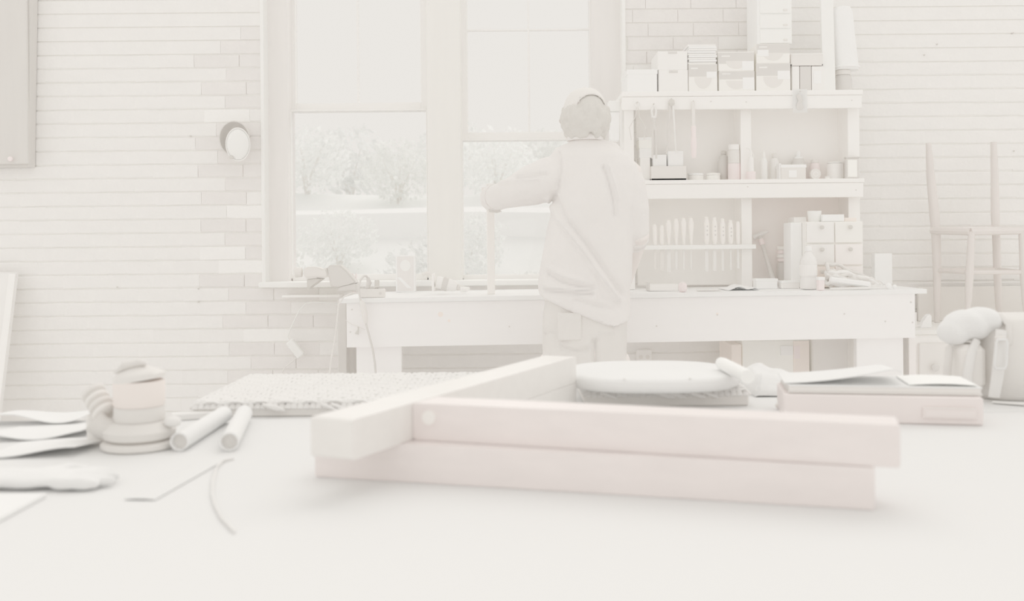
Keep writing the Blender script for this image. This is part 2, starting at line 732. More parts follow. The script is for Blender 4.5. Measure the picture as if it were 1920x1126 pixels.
shr = [shrub_mesh(1, 900, M_LEAF), shrub_mesh(2, 900, M_LEAF2), shrub_mesh(3, 900, M_LEAF)]
stem_mb = MB()
for k in range(5):
    a = k * 1.256
    stem_mb.tube([(0, 0, -.2), (.1 * math.cos(a), .1 * math.sin(a), .4), (.4 * math.cos(a), .4 * math.sin(a), 1.0)], [.03, .022, .008], 5)
stem_me = stem_mb.mesh('stem')
stem_me.materials.append(M_MID)
SHR = [(-3.4, 8.6, .52), (-2.5, 9.5, .52), (-1.7, 8.4, .50), (-.75, 9.3, .52), (.15, 8.4, .46), (1.1, 9.4, .52),
       (-4.6, 10.8, .45), (-3.3, 10.7, .47), (-1.9, 10.8, .45), (-.5, 10.6, .47), (.9, 10.8, .45),
       (-4.4, 13.9, .62), (-3.0, 14.4, .66), (-1.6, 13.9, .6), (-.2, 14.3, .64), (1.2, 13.9, .6),
       (-5.0, 17.5, .9), (-3.0, 18.2, .95), (-1.0, 17.6, .9), (.9, 18.4, .95)]
for i, (x, y, s) in enumerate(SHR):
    near = y < 11
    g = 'shrubs on the near slope' if near else ('shrubs on the middle slope' if y < 16 else 'shrubs on the upper slope')
    lab = ('pale leafy shrub low on the slope just outside the window' if near else
           'pale leafy shrub above the low wall line on the slope outside' if y < 16 else
           'pale leafy shrub high on the slope near the sky outside')
    t = thing('shrub', lab, 'shrub', (x, y, hill_z(x, y)), random.uniform(0, 6), g)
    t.scale = (s, s, s)
    for nm, me in (('foliage', shr[i % 3]), ('stem', stem_me)):
        o = bpy.data.objects.new(nm, me)
        COL.objects.link(o)
        o.parent = t

# ================================================================== WORK BENCH BY THE WALL
BD = 4.0
BX0, BX1 = at(636, 561, BD).x, at(1739, 541, BD).x
BZ0, BZ1 = at(636, 560, BD).z, at(1739, 541, BD).z


def bz(x):
    return BZ0 + (x - BX0) * (BZ1 - BZ0) / (BX1 - BX0)


bench = thing('workbench', 'long pale wooden workbench below the windows and shelves', 'workbench', (0, 0, 0))
ang = math.atan2(BZ1 - BZ0, BX1 - BX0)


def tilted(x0, x1, y0, y1, dz0, dz1, ch=.002):
    """slab following the slightly unlevel bench top"""
    m = MB()
    vs = []
    for x in (x0, x1):
        for y in (y0, y1):
            for dz in (dz0, dz1):
                vs.append((x, y, bz(x) + dz))
    m.add(vs, [(0, 1, 3, 2), (4, 6, 7, 5), (0, 4, 5, 1), (2, 3, 7, 6), (0, 2, 6, 4), (1, 5, 7, 3)])
    return m


# top boards (the right end board overhangs a little lower)
xm = at(1520, 545, BD).x
tilted(BX0, xm, BD, WALL - .06, -.018, 0).build('top_board', M_BENCHTOP, bench)
tilted(xm + .002, BX1, BD + .006, WALL - .06, -.020, -.001).build('top_board', M_BENCHTOP, bench)
AX0, AX1 = at(649, 610, BD).x, at(1718, 590, BD).x
ap = tilted(AX0, AX1, BD + .012, BD + .040, -.200, -.019).build('apron', M_BENCH, bench)
tilted(AX0, AX0 + .03, BD + .04, WALL - .08, -.17, -.019).build('side_rail', M_MID, bench)
tilted(AX1 - .03, AX1, BD + .04, WALL - .08, -.17, -.019).build('side_rail', M_BENCH, bench)
for px, py in ((660, 580), (657, 622), (955, 612), (1231, 611), (1345, 590), (1583, 588), (1660, 602), (1708, 566), (1711, 604)):
    p = at(px, py, BD + .0115)
    MB().tube([p + Vector((0, .01, 0)), p - Vector((0, .0015, 0))], .0035, 8).build('screw', M_DARK2, ap)
for px, py, rr in ((826, 589, .011), (842, 601, .006), (1345, 588, .005)):
    p = at(px, py, BD + .0117)
    MB().tube([p + Vector((0, .008, 0)), p - Vector((0, .0006, 0))], rr, 10).build('knot', M_PEACH, ap)
for (a, b) in ((668, 753), (1606, 1694)):
    xa, xb = at(a, 660, BD + .04).x, at(b, 660, BD + .04).x
    z1 = bz((xa + xb) / 2) - .19
    MB().span(xa, xb, BD + .040, BD + .075, 0, z1, ch=.003).build('leg', M_BENCH, bench)
    MB().span(xa, xa + .06, BD + .075, BD + .15, 0, z1, ch=.003).build('leg_stiffener', M_MID, bench)
xa, xb = at(633, 640, BD + .3).x, at(650, 640, BD + .3).x
MB().span(xa, xb, BD + .3, BD + .38, 0, bz(xa) - .02, ch=.003).build('leg', M_DARK2, bench)
xa, xb = at(652, 660, BD + .5).x, at(670, 660, BD + .5).x
MB().span(xa, xb, BD + .42, BD + .5, 0, bz(xa) - .2, ch=.003).build('leg', M_DARK2, bench)
MB().span(AX1 - .06, AX1, BD + .5, BD + .57, 0, bz(AX1) - .17, ch=.003).build('leg', M_MID, bench)

# ================================================================== SHELF UNIT
SD = 4.33
sh = thing('shelf_unit', 'pale wooden wall shelf unit with two shelves above the workbench', 'shelf')
sz_top = at(1400, 170, SD).z           # top face of upper shelf
sz_mid = at(1400, 336, SD).z
sx0, sx1 = at(1166, 185, SD).x, at(1616, 185, SD).x
mx0, mx1 = at(1180, 350, SD).x, at(1619, 350, SD).x
s1 = MB().span(sx0, sx1 + .004, SD - .004, SD + .30, sz_top - .022, sz_top, ch=.002).build('shelf_board', M_SHELF, sh)
f1 = MB().span(sx0, sx1, SD, SD + .02, at(1400, 204, SD).z, sz_top - .0225, ch=.002).build('shelf_fascia', M_SHELF, sh)
MB().span(mx0, mx1 + .004, SD - .004, SD + .195, sz_mid - .018, sz_mid, ch=.002).build('shelf_board', M_SHELF, sh)
f2 = MB().span(mx0, mx1, SD, SD + .02, at(1400, 371, SD).z, sz_mid - .0185, ch=.002).build('shelf_fascia', M_SHELF, sh)
for px, py, f in ((1333, 190, f1), (1399, 191, f1), (1597, 188, f1), (1402, 350, f2), (1605, 356, f2)):
    p = at(px, py, SD)
    MB().tube([p + Vector((0, .01, 0)), p - Vector((0, .0015, 0))], .003, 8).build('screw', M_DARK2, f)
# uprights
for (a, b, d0) in ((1171, 1189, SD + .021), (1389, 1409, SD + .045), (1590, 1612, SD + .045)):
    xa, xb = at(a, 300, d0).x, at(b, 300, d0).x
    zb = bz((xa + xb) / 2) + .001
    MB().span(xa, xb, d0, SD + .195, zb, sz_mid - .0185, ch=.002).build('upright', M_SHELF, sh)
    MB().span(xa, xb, d0, SD + .195, sz_mid + .0005, sz_top - .0225, ch=.002).build('upright', M_SHELF, sh)
for (a, b, za, zb_, m) in ((1197, 1388, 0, 1, M_PANEL), (1410, 1589, 0, 1, M_PANEL), (1197, 1388, 1, 0, M_PANEL), (1410, 1589, 1, 0, M_PANELP)):
    d0 = SD + .175
    xa, xb = at(a, 300, SD + .12).x, at(b, 300, SD + .12).x
    if za == 0:
        z0_, z1_ = sz_mid + .001, sz_top - .023
    else:
        z0_, z1_ = bz(xa) + .012, sz_mid - .019
    MB().span(xa, xb, d0, d0 + .02, z0_, z1_).build('back_panel', m, sh)

SH_N = [0]


def px_box(x0, x1, y0, z, d, depth):
    """X centre, width and height of a thing that stands at height z and fills px x0..x1, y0..base"""
    pa, pb = at(x0, y0, d), at(x1, y0, d)
    return (pa.x + pb.x) / 2, pb.x - pa.x, (pa.z + pb.z) / 2 - z


def carton(label, x0, x1, y0, z, d, depth, m=M_CARD, lid=False, band=None, tab=None, disc=False, cat='box', rot=0.0, slot=False, group=None, name='cardboard_box'):
    cx, w_, h = px_box(x0, x1, y0, z, d, depth)
    t = thing(name, label, cat, (cx, d + depth / 2, z + .0005), rot, group)
    MB().box((0, 0, h / 2), (w_, depth, h), ch=min(.002, h * .1)).build('body', m, t)
    if lid:
        MB().box((0, 0, h - h * .09), (w_ + .004, depth + .004, h * .18 + .003), ch=.001).build('lid', M_PAPER, t)
    if band:
        a, b = band
        MB().span(-w_ / 2 + .001, w_ / 2 - .001, -depth / 2 - .001, -depth / 2 + .001, h * a, h * b).build('printed_band', M_DARK2, t)
        MB().span(-w_ * .42, -w_ * .18, -depth / 2 - .0016, -depth / 2 + .001, h * (a + (b - a) * .62), h * (a + (b - a) * .74)).build('print_bar', M_CARD, t)
    if tab:
        a0, a1, b0, b1 = tab
        MB().span(w_ * (a0 - .5), w_ * (a1 - .5), -depth / 2 - .002, -depth / 2 + .001, h * b0, h * b1).build('sticker', M_PAPER, t)
    if disc:
        pts = [(math.cos(PI * i / 14) * w_ * .30, -math.sin(PI * i / 14) * h * .40) for i in range(15)]
        MB().prism(pts, (0, -depth / 2 - .0012, h * .52), (1, 0, 0), (0, 0, 1), (0, .002, 0)).build('printed_disc', M_MID, t)
    if slot:
        MB().span(-w_ * .15, w_ * .15, -depth / 2 - .0015, -depth / 2 + .001, h * .86, h * .97).build('finger_slot', M_DARK2, t)
    return t, z + h


# ---- boxes on the upper shelf
D1 = 4.36
T = sz_top + .0005
carton('plain white box at the left end of the upper shelf', 1176, 1232, 131, T, D1, .22, M_PAPER, lid=True)
_, zt = carton('lower of two pale printed cartons beside the plain white box', 1235, 1290, 131, T, D1, .2, M_CARD, slot=True)
carton('upper of two pale printed cartons beside the plain white box', 1233, 1289, 96, zt, D1, .2, M_CARD, slot=True)
_, zt = carton('sanding disc box under the stack of loose sandpaper sheets', 1291, 1345, 120, T, D1, .2, M_CREAM, band=(.55, .98), tab=(.62, .97, .5, .72), disc=True)
# sandpaper stack
cx, w_, h = px_box(1290, 1344, 83, zt, D1, .2)
t = thing('sandpaper_stack', 'ragged stack of sandpaper sheets on a disc box on the upper shelf', 'sandpaper', (cx, D1 + .1, zt + .001))
k = 9
for i in range(k):
    MB().box((random.uniform(-.003, .003), random.uniform(-.004, .004), h * (i + .5) / k), (w_ - random.uniform(0, .006), .19, h / k - .0012)).build('sheet', M_PAPER if i % 2 else M_CARD, t)
_, zt = carton('lower disc box with a dark printed band, left of the drawer tower', 1348, 1415, 133, T, D1, .2, M_CREAM, band=(.6, .98), tab=(.66, .98, .1, .68), disc=True)
carton('upper disc box with a dark printed band, left of the drawer tower', 1347, 1414, 97, zt, D1, .2, M_CREAM, band=(.38, .95), tab=(.66, .98, .02, .5), disc=True)
_, zt = carton('lower disc box with round dotted picture beneath the drawer tower', 1418, 1482, 118, T, D1, .2, M_CREAM, band=(.55, .98), tab=(.62, .98, .42, .72), disc=True)
_, zt = carton('upper disc box directly beneath the white drawer tower', 1418, 1481, 82, zt, D1, .2, M_CREAM, band=(.5, .98), tab=(.03, .36, .35, .68), disc=True)
# white drawer tower
cx, w_, h = px_box(1420, 1485, -30, zt, D1, .2)
t = thing('drawer_tower', 'tall white stack of small cardboard drawers on top of the disc boxes', 'drawers', (cx, D1 + .1, zt + .001))
MB().box((0, .004, h / 2), (w_, .19, h), ch=.002).build('body', M_PAPER, t)
for i in range(4):
    hh = h / 4
    dr = MB().box((.004, -.094, hh * (i + .5)), (w_ * .9, .008, hh - .005), ch=.0015).build('drawer', M_WHITE, t)
    MB().box((w_ * .3, -.1, hh * (i + .25)), (w_ * .12, .006, .008), ch=.001).build('pull_tab', M_MID, dr)
_, zt = carton('small pale carton at the left below the shallow tray', 1485, 1499, 124, T, D1 + .01, .12, M_CARD)
carton('narrow dark carton between two pale ones below the shallow tray', 1500, 1521, 124, T, D1 + .01, .12, M_DARK2)
carton('small pale carton at the right below the shallow tray', 1522, 1544, 124, T, D1 + .01, .12, M_CARD, tab=(.15, .8, .3, .8))
# tray
cx, w_, h = px_box(1484, 1544, 101, zt, D1, .15)
t = thing('shallow_tray', 'shallow grey tray resting on three small cartons on the upper shelf', 'tray', (cx, D1 + .08, zt + .002))
MB().box((0, 0, .003), (w_, .14, .005)).build('base', M_MID, t)
for sx in (-1, 1):
    MB().box((sx * (w_ / 2 - .002), 0, h / 2), (.004, .14, h)).build('side', M_MID, t)
for sy in (-1, 1):
    MB().box((0, sy * .069, h / 2), (w_ - .008, .004, h)).build('side', M_MID, t)
MB().box((0, -.0695, h), (w_ + .002, .006, .004)).build('rim', M_CARD, t)
# leaning board
xa, xb = at(1544, 90, D1).x, at(1568, 90, D1).x
b = MB().box((0, 0, .30), (xb - xa, .018, .60), ch=.002).build('white_board', M_WHITE)
b.location = ((xa + xb) / 2, D1 + .02, T)
b.rotation_euler = (math.radians(-6), math.radians(1.0), 0)
tag(b, 'tall narrow white board leaning on the wall above the upper shelf', 'board')
# hanging white bag with drooping rounded folds
t = thing('cloth_roll', 'white cloth roll standing over a jar at the right end of the upper shelf', 'cloth', (at(1594, 60, D1).x, D1 + .08, T + .105))
rings = []
for z, r1, off in ((0, .058, .006), (.03, .060, .004), (.12, .054, 0), (.2, .050, -.004), (.262, .046, -.006), (.285, .036, -.006), (.29, .015, -.006)):
    rings.append([Vector((off + r1 * math.cos(a) * (1 + .04 * math.sin(5 * a)), r1 * .8 * math.sin(a) * (1 + .04 * math.sin(5 * a + z * 9)), z)) for a in [2 * PI * i / 28 for i in range(28)]])
auto_smooth(MB().loft(rings).build('roll', M_CLOTH, t), 50)
MB().lathe([(.0605, .008), (.0625, .012), (.0605, .016)], 28, (.006, 0, 0)).build('hem', M_PAPER, t)
t = thing('dark_jar', 'squat dark jar below the white cloth roll on the upper shelf', 'jar', (at(1592, 150, D1).x, D1 + .08, T))
auto_smooth(MB().lathe([(.036, 0), (.04, .004), (.04, .06), (.036, .075), (.03, .082)], 20).build('body', M_DARK2, t))
auto_smooth(MB().lathe([(.033, .0825), (.033, .102), (.03, .1045)], 20).build('lid', M_MID, t))

# note pinned on the fascia
p = at(1486, 167, SD - .009)
q = at(1514, 211, SD - .009)
W_, H_ = q.x - p.x, p.z - q.z
t = thing('paper_note', 'small white paper with a dark sketch pinned to the upper shelf edge', 'note', ((p.x + q.x) / 2, SD - .009, q.z))
MB().sheet(lambda u, v: ((u - .5) * W_, 0.002 - .004 * math.sin(u * PI) * v, 0) if False else ((u - .5) * W_, -.004 * (1 - v) ** 2 + .002, v * H_), 4, 6, 0).build('sheet', M_PAPER, t)
blob = [(-.2, .05), (-.05, .0), (.12, .02), (.22, .12), (.1, .3), (.16, .45), (.05, .62), (-.1, .72), (-.22, .6), (-.12, .4), (-.24, .22)]
MB().prism([(a * W_ * 1.1, b_ * H_ + .01) for a, b_ in blob], (0, -.0035, 0), (1, 0, 0), (0, -.0, 1), (0, .0012, 0)).build('sketch', M_DARK2, t)
MB().ball((0, -.003, H_ * .9), .0035, 8, 6).build('pin', M_DARK, t)

# white paper bracket at the left end of the shelf
p, q = at(1141, 186, SD), at(1170, 262, SD)
t = thing('paper_bag', 'white paper bag hanging at the left end of the shelf behind the person', 'bag', ((p.x + q.x) / 2 - .004, SD + .06, q.z))
hh = p.z - q.z
ww = q.x - p.x - .012
MB().box((0, 0, hh * .36), (ww * .75, .05, hh * .72), ch=.004, taper=(1.15, 1)).build('body', M_PAPER, t)
MB().box((0, 0, hh * .86), (ww, .06, hh * .27), ch=.005).build('folded_top', M_WHITE, t)

# ---- tools hanging on nails in the upper fascia
def hang(name, label, px, py, cat='tool'):
    p = at(px, py, SD - .012)
    t = thing(name, label, cat, p)
    MB().tube([(0, .0125, .0), (0, -.006, .002)], .0022, 6).build('nail', M_DARK, t)
    return t


S = SD / F
t = hang('wire_compass', 'thin wire compass hanging at the left of the upper shelf edge', 1195, 192)
MB().tube([(math.cos(a) * .012, 0, -.010 + math.sin(a) * .012) for a in [2 * PI * i / 14 for i in range(14)]], .0022, 6, closed=True).build('ring', M_STEEL, t)
for s in (-1, 1):
    MB().tube([(s * .003, 0, -.022), (s * .008, 0, -.06), (s * .036, 0, -.11), (s * .028, 0, -.165)], .0018, 6).build('arm', M_DARK2, t)
t = hang('pincers', 'long pale-handled pincers hanging second on the upper shelf edge', 1226, 195)
for s in (-1, 1):
    MB().tube([(s * .002, 0, -.01), (s * .010, 0, -.03), (s * .006, 0, -.06)], [.004, .005, .005], 8).build('jaw', M_STEEL, t)
    MB().tube([(-s * .004, 0, -.06), (s * .005, 0, -.12), (s * .009, 0, -.24)], [.005, .0055, .004], 8).build('handle', M_DARK2, t)
MB().ball((0, -.003, -.058), .007, 10, 6).build('rivet', M_STEEL, t)
t = hang('dividers', 'dark steel dividers with open legs hanging third on the shelf edge', 1259, 186)
MB().lathe([(.008, -.03), (.014, -.02), (.012, -.004), (.006, 0)], 12).build('hinge', M_DARK, t)
MB().tube([(-.006, 0, -.028), (-.008, 0, -.06), (-.024, 0, -.24)], [.006, .005, .003], 8).build('leg', M_DARK2, t)
MB().tube([(.006, 0, -.028), (.008, 0, -.06), (.018, 0, -.24)], [.006, .005, .003], 8).build('leg', M_STEEL, t)
t = hang('file', 'long file with a dusty pink handle hanging fourth on the shelf edge', 1300, 190)
MB().box((0, 0, -.055), (.014, .006, .11), ch=.001).build('blade', M_MID, t)
auto_smooth(MB().lathe([(.006, -.25), (.011, -.24), (.013, -.19), (.010, -.14), (.012, -.115), (.008, -.108)], 14).build('handle', M_PINK, t))

# ---- things on the middle shelf
D2 = 4.36
TM = sz_mid + .0005
lab = [(1196, 1223, 277, .09), (1196, 1225, 258, .09)]
# left cluster
_, zt = carton('wooden block under two small boxes left of the index card tray', 1200, 1219, 296, TM, D2 + .03, .1, M_PANEL, name='wooden_block', cat='block')
_, zt = carton('white box lower in the pair left of the card tray', 1199, 1222, 278, zt, D2 + .03, .1, M_PAPER)
carton('pale yellow lidded box upper in the pair left of the card tray', 1198, 1224, 258, zt, D2 + .03, .1, M_LEMON, lid=True)
# card tray
cx, w_, h = px_box(1221, 1287, 311, TM, D2, .12)
t = thing('card_tray', 'dark wooden tray on the middle shelf holding two white card blocks', 'tray', (cx, D2 + .062, TM))
MB().box((0, 0, .004), (w_, .12, .008)).build('base', M_MID, t)
for sy in (-1, 1):
    MB().box((0, sy * .056, h / 2), (w_, .008, h), ch=.001).build('side', M_MID, t)
for sx in (-1, 1):
    MB().box((sx * (w_ / 2 - .004), 0, h / 2), (.008, .104, h), ch=.001).build('end', M_MID, t)
for (a, b_, y0, lb) in ((1222, 1251, 289, 'lower white card block at the left in the dark wooden tray'), (1253, 1286, 282, 'taller white card block at the right in the dark wooden tray')):
    pa, pb = at(a, y0, D2), at(b_, y0, D2)
    t = thing('card_block', lb, 'cards', ((max(pa.x, cx - w_ / 2 + .01) + min(pb.x, cx + w_ / 2 - .01)) / 2, D2 + .062, TM + .009))
    ww = min(pb.x, cx + w_ / 2 - .01) - max(pa.x, cx - w_ / 2 + .01) - .002
    for i in range(4):
        MB().box((0, -.036 + i * .024, (pa.z - TM - .01) / 2), (ww, .022, pa.z - TM - .01 - (i % 2) * .004), ch=.001).build('card', M_PAPER, t)


def lathe_thing(name, label, cat, px, z, d, parts):
    """parts: (name, profile in px-free metres, material)"""
    t = thing(name, label, cat, (at(px, 300, d).x, d, z))
    for nm, prof, m in parts:
        auto_smooth(MB().lathe(prof, 18).build(nm, m, t), 40)
    return t


def tub(label, px, r, h, m, d=D2 + .06, z=None):
    return lathe_thing('lidded_tub', label, 'tub', px, TM if z is None else z, d,
                       [('body', [(r * .93, 0), (r * .97, .003), (r * .97, h * .7)], m),
                        ('lid', [(r, h * .7 + .0005), (r, h * .97), (r * .96, h)], M_PAPER if m is M_CREAM else M_CREAM)])


tub('flat white tub beside the dark wooden card tray', 1304, .036, .034, M_CREAM)
tub('flat pale yellow tub left of the dark bottle on the middle shelf', 1337, .032, .034, M_LEMON)
lathe_thing('dark_bottle', 'round-shouldered dark bottle in the middle of the shelf', 'bottle', 1357, TM, D2 + .10,
            [('body', [(.024, 0), (.027, .004), (.027, .085), (.02, .11), (.011, .12)], M_DARK2), ('cap', [(.012, .1205), (.012, .136), (.010, .138)], M_DARK)])
lathe_thing('tall_jar', 'tall pink and grey jar with a pale lid beside the dark bottle', 'jar', 1376, TM, D2 + .035,
            [('body', [(.025, 0), (.027, .003), (.027, .075)], M_PINK), ('neck', [(.0265, .0755), (.0265, .13), (.024, .135)], M_MID), ('lid', [(.0245, .1355), (.0245, .158), (.022, .16)], M_CARD)])
t = lathe_thing('spray_bottle', 'small spray bottle with pink base and curved nozzle on the shelf', 'bottle', 1408, TM, D2 - .008,
                [('base', [(.018, 0), (.020, .003), (.020, .035)], M_PINK), ('body', [(.012, .0355), (.012, .09), (.008, .1)], M_CARD)])
MB().tube([(0, 0, .1), (0, 0, .125), (-.006, 0, .138), (-.02, 0, .14)], [.005, .005, .004, .003], 8).build('nozzle', M_CARD, t)
MB().tube([(.004, 0, .118), (.012, 0, .11), (.012, 0, .095)], .002, 6).build('trigger', M_CARD, t)
lathe_thing('white_bottle', 'slim white glue bottle standing right of the spray bottle', 'bottle', 1432, TM, D2 + .06,
            [('body', [(.014, 0), (.016, .003), (.016, .085), (.010, .1)], M_WHITE), ('cap', [(.008, .1005), (.007, .125), (.003, .132)], M_CARD)])
lathe_thing('small_bottle', 'small pale bottle half hidden behind the white glue bottle', 'bottle', 1452, TM, D2 + .11,
            [('body', [(.017, 0), (.02, .003), (.02, .09), (.012, .105)], M_CARD), ('cap', [(.011, .1055), (.011, .125)], M_MID)])
# wire-framed box
carton('white open-fronted box with a square sticker on the middle shelf', 1465, 1511, 309, TM, D2, .09, M_MID, lid=True, tab=(.3, .62, .12, .62))
lathe_thing('dark_jar', 'dark jar with a white knob lid behind the stickered box', 'jar', 1497, TM, D2 + .111,
            [('body', [(.026, 0), (.03, .004), (.03, .085), (.024, .1)], M_DARK2), ('lid', [(.02, .1005), (.02, .108), (.008, .112), (.010, .13), (.006, .136)], M_PAPER)])
carton('thin white card standing at the left of the stickered box', 1461, 1465, 306, TM, D2 + .01, .05, M_PAPER, name='white_card', cat='card')
lathe_thing('brown_jar', 'squat pinkish jar right of the stickered box on the shelf', 'jar', 1528, TM, D2 + .11,
            [('body', [(.02, 0), (.022, .003), (.022, .07), (.017, .08)], M_PINK), ('lid', [(.018, .0805), (.018, .095)], M_MID)])
t = thing('tape_roll', 'grey roll of tape lying on its side near the tins', 'tape', (at(1532, 330, D2).x, D2 + .03, TM + .024))
Mx = Matrix.Rotation(PI / 2, 4, 'X')
auto_smooth(MB().lathe([(.012, -.012), (.0235, -.012), (.0235, .012), (.012, .012)], 20, M=Mx).build('roll', M_MID, t), 40)
MB().lathe([(.0085, -.0125), (.0117, -.0125), (.0117, .0125), (.0085, .0125), (.0085, -.0125)], 16, M=Mx, caps=False).build('core', M_CARD, t)
tub('tiny white pot lid in front of the tape roll', 1551, .011, .011, M_CREAM, d=D2 + .0)
lathe_thing('paint_tin', 'wide grey paint tin near the right end of the shelf', 'tin', 1566, TM, D2 + .07,
            [('body', [(.034, 0), (.036, .002), (.036, .073)], M_PANEL), ('rim', [(.0375, .0735), (.0375, .079), (.034, .081)], M_STEEL)])
cx, w_, h = px_box(1584, 1609, 294, TM, D2, .07)
t = thing('yellow_tin', 'pale yellow rectangular tin with dark edges at the shelf end', 'tin', (cx, D2 - .004, TM))
MB().box((0, 0, h * .47), (w_, .03, h * .94), ch=.003).build('body', M_DARK2, t)
MB().box((-.003, -.0155, h * .46), (w_ * .7, .003, h * .78), ch=.001).build('label_panel', M_LEMON, t)
MB().box((0, 0, h * .97), (w_ + .003, .033, h * .06), ch=.001).build('lid', M_DARK2, t)

# ---- chisel rack below the middle shelf
RD = 4.357
xa, xb = at(1206, 463, RD).x, at(1416, 459, RD).x
rz = at(1310, 463, RD).z
rack = thing('chisel_rack', 'narrow white rail rack holding a row of chisels', 'rack', ((xa + xb) / 2, RD, rz))
W_ = xb - xa
xs_c = [1228, 1241, 1254, 1268, 1282, 1296, 1325, 1340, 1355, 1370, 1384]
for nm, y in (('front_rail', -.012), ('back_rail', .014)):
    MB().box((0, y, 0), (W_, .006, .019), ch=.001).build(nm, M_WHITE, rack)
for sx in (-1, 1):
    MB().box((sx * (W_ / 2 - .006), .001, 0), (.012, .019, .017), ch=.001).build('spacer', M_WHITE, rack)
MB().box((W_ / 2 - .03, .020, 0), (.03, .005, .016), ch=.001).build('bracket', M_WHITE, rack)
MB().box((-W_ / 2 - .012, .002, 0), (.023, .012, .014), ch=.001).build('bracket', M_WHITE, rack)
ORD = ['first', 'second', 'third', 'fourth', 'fifth', 'sixth', 'seventh', 'eighth', 'ninth', 'tenth', 'eleventh']
tops = [420, 422, 412, 409, 408, 408, 406, 407, 409, 412, 415]
bots = [505, 507, 510, 505, 506, 505, 509, 508, 508, 506, 503]
wid = [.010, .016, .016, .010, .008, .006, .015, .014, .010, .008, .010]
KIND = ['straight', 'straight', 'flared', 'flared', 'flared', 'flared', 'carved', 'carved', 'carved', 'carved', 'straight']
for i, px in enumerate(xs_c):
    x = at(px, 460, RD).x
    ztop = at(px, tops[i], RD).z - rz
    zbot = at(px, bots[i], RD).z - rz
    t = thing('chisel', '%s-handled wood chisel, %s from the left in the white rack' % (KIND[i], ORD[i]), 'chisel', (x, RD + .001, rz), 0, 'chisels in the white rack')
    hb_ = .012
    L = ztop - hb_
    if KIND[i] == 'flared':
        pr = [(.006, hb_), (.0075, hb_ + .2 * L), (.012, hb_ + .62 * L), (.0125, hb_ + .82 * L), (.009, hb_ + .9 * L), (.008, hb_ + .98 * L), (.005, ztop)]
    elif KIND[i] == 'carved':
        pr = [(.008, hb_), (.012, hb_ + .15 * L), (.0125, hb_ + .7 * L), (.010, hb_ + .86 * L), (.008, hb_ + .9 * L), (.009, hb_ + .97 * L), (.006, ztop)]
    else:
        pr = [(.008, hb_), (.0095, hb_ + .1 * L), (.0095, hb_ + .9 * L), (.006, ztop)]
    hd = auto_smooth(MB().lathe(pr, 14).build('handle', M_WOODL, t), 40)
    if KIND[i] == 'carved':
        for q in range(3):
            MB().ball((0.001, -.0113, hb_ + L * (.35 + .15 * q)), (.004, .0016, .005), 8, 6).build('burnt_mark', M_DARK2, hd)
    MB().lathe([(.0068, -.006), (.0068, hb_ - .0005)], 12).build('ferrule', M_STEEL, t)
    MB().box((0, 0, (zbot - .006) / 2), (wid[i], .004, abs(zbot) - .006), ch=.0008).build('blade', M_STEEL if i > 1 else M_MID, t)

# ---- hammer leaning on the back panel, striped jar
p0, p1 = at(1452, 522, 4.40), at(1424, 440, 4.478)
zb = bz(p0.x)
t = thing('hammer', 'hammer with a long dark handle leaning behind the bench beside the rack', 'hammer', (0, 0, 0))
a0, a1 = Vector((p0.x, p0.y, zb + .014)), p1
MB().tube([a0, a0.lerp(a1, .5), a1], [.013, .010, .009], 10).build('handle', M_DARK2, t)
dv = (a1 - a0).normalized()
sd = Vector((.75, -.2, .3)).normalized()
auto_smooth(MB().tube([a1 - sd * .03, a1 - sd * .012, a1 + sd * .02, a1 + sd * .045], [.013, .010, .010, .004], 10).build('head', M_STEEL, t))
MB().tube([a1 - dv * .05, a1 - dv * .022], .0125, 10).build('collar', M_PINK, t)
xj = at(1474, 500, 4.45).x
t = thing('striped_jar', 'dark jar with a pink striped lid between hammer and drawers', 'jar', (xj, 4.45, bz(xj)))
auto_smooth(MB().lathe([(.036, 0), (.040, .004), (.040, .10), (.036, .11)], 20).build('body', M_DARK2, t))
for i in range(4):
    MB().lathe([(.0385, .1105 + i * .018), (.0405, .114 + i * .018), (.0405, .124 + i * .018), (.0385, .1275 + i * .018)], 20).build('lid_band', M_PINK if i % 2 == 0 else M_CREAM, t)

# ---- small drawer cabinet
DD = 4.205
xa, xb = at(1511, 470, DD).x, at(1619, 470, DD).x
zb = bz((xa + xb) / 2) + .0005
zt = at(1560, 415, DD).z
W_, H_ = xb - xa, zt - zb
t = thing('drawer_cabinet', 'small pale cabinet of six drawers with dark knobs on the bench', 'cabinet', ((xa + xb) / 2, DD, zb))
MB().span(-W_ / 2, W_ / 2, .006, .165, 0, H_, ch=.002).build('body', M_CREAM, t)
MB().span(-W_ / 2 - .05, -W_ / 2 - .001, .05, .165, 0, H_ - .002, ch=.002).build('side_board', M_PAPER, t)
for r_ in range(3):
    for c_ in range(2):
        hh = H_ / 3
        x0 = -W_ / 2 + .004 + c_ * (W_ / 2 - .002)
        m = [[M_PEACH, M_PANELP], [M_CARD, M_PANELP], [M_CARD, M_CREAM]][r_][c_]
        dr = MB().span(x0, x0 + W_ / 2 - .006, -.004, .005, .004 + r_ * hh, (r_ + 1) * hh - .003, ch=.0015).build('drawer', m, t)
        MB().lathe([(.004, 0), (.004, .006), (.009, .009), (.009, .014), (.005, .017)], 12, M=Matrix.Translation((x0 + W_ / 4, -.004, (r_ + .74) * hh)) @ Matrix.Rotation(PI / 2, 4, 'X')).build('knob', M_DARK, dr)
top = zb + H_ + .0005
t = lathe_thing('white_cup', 'white cup standing on the small drawer cabinet', 'cup', 1526, top, DD + .06,
                [('body', [(.022, 0), (.026, .004), (.030, .047), (.027, .047), (.023, .008)], M_WHITE)])
carton('thin stack of white papers beside the cup on the drawer cabinet', 1542, 1583, 402, top, DD + .02, .1, M_PAPER, name='paper_pad', cat='papers')
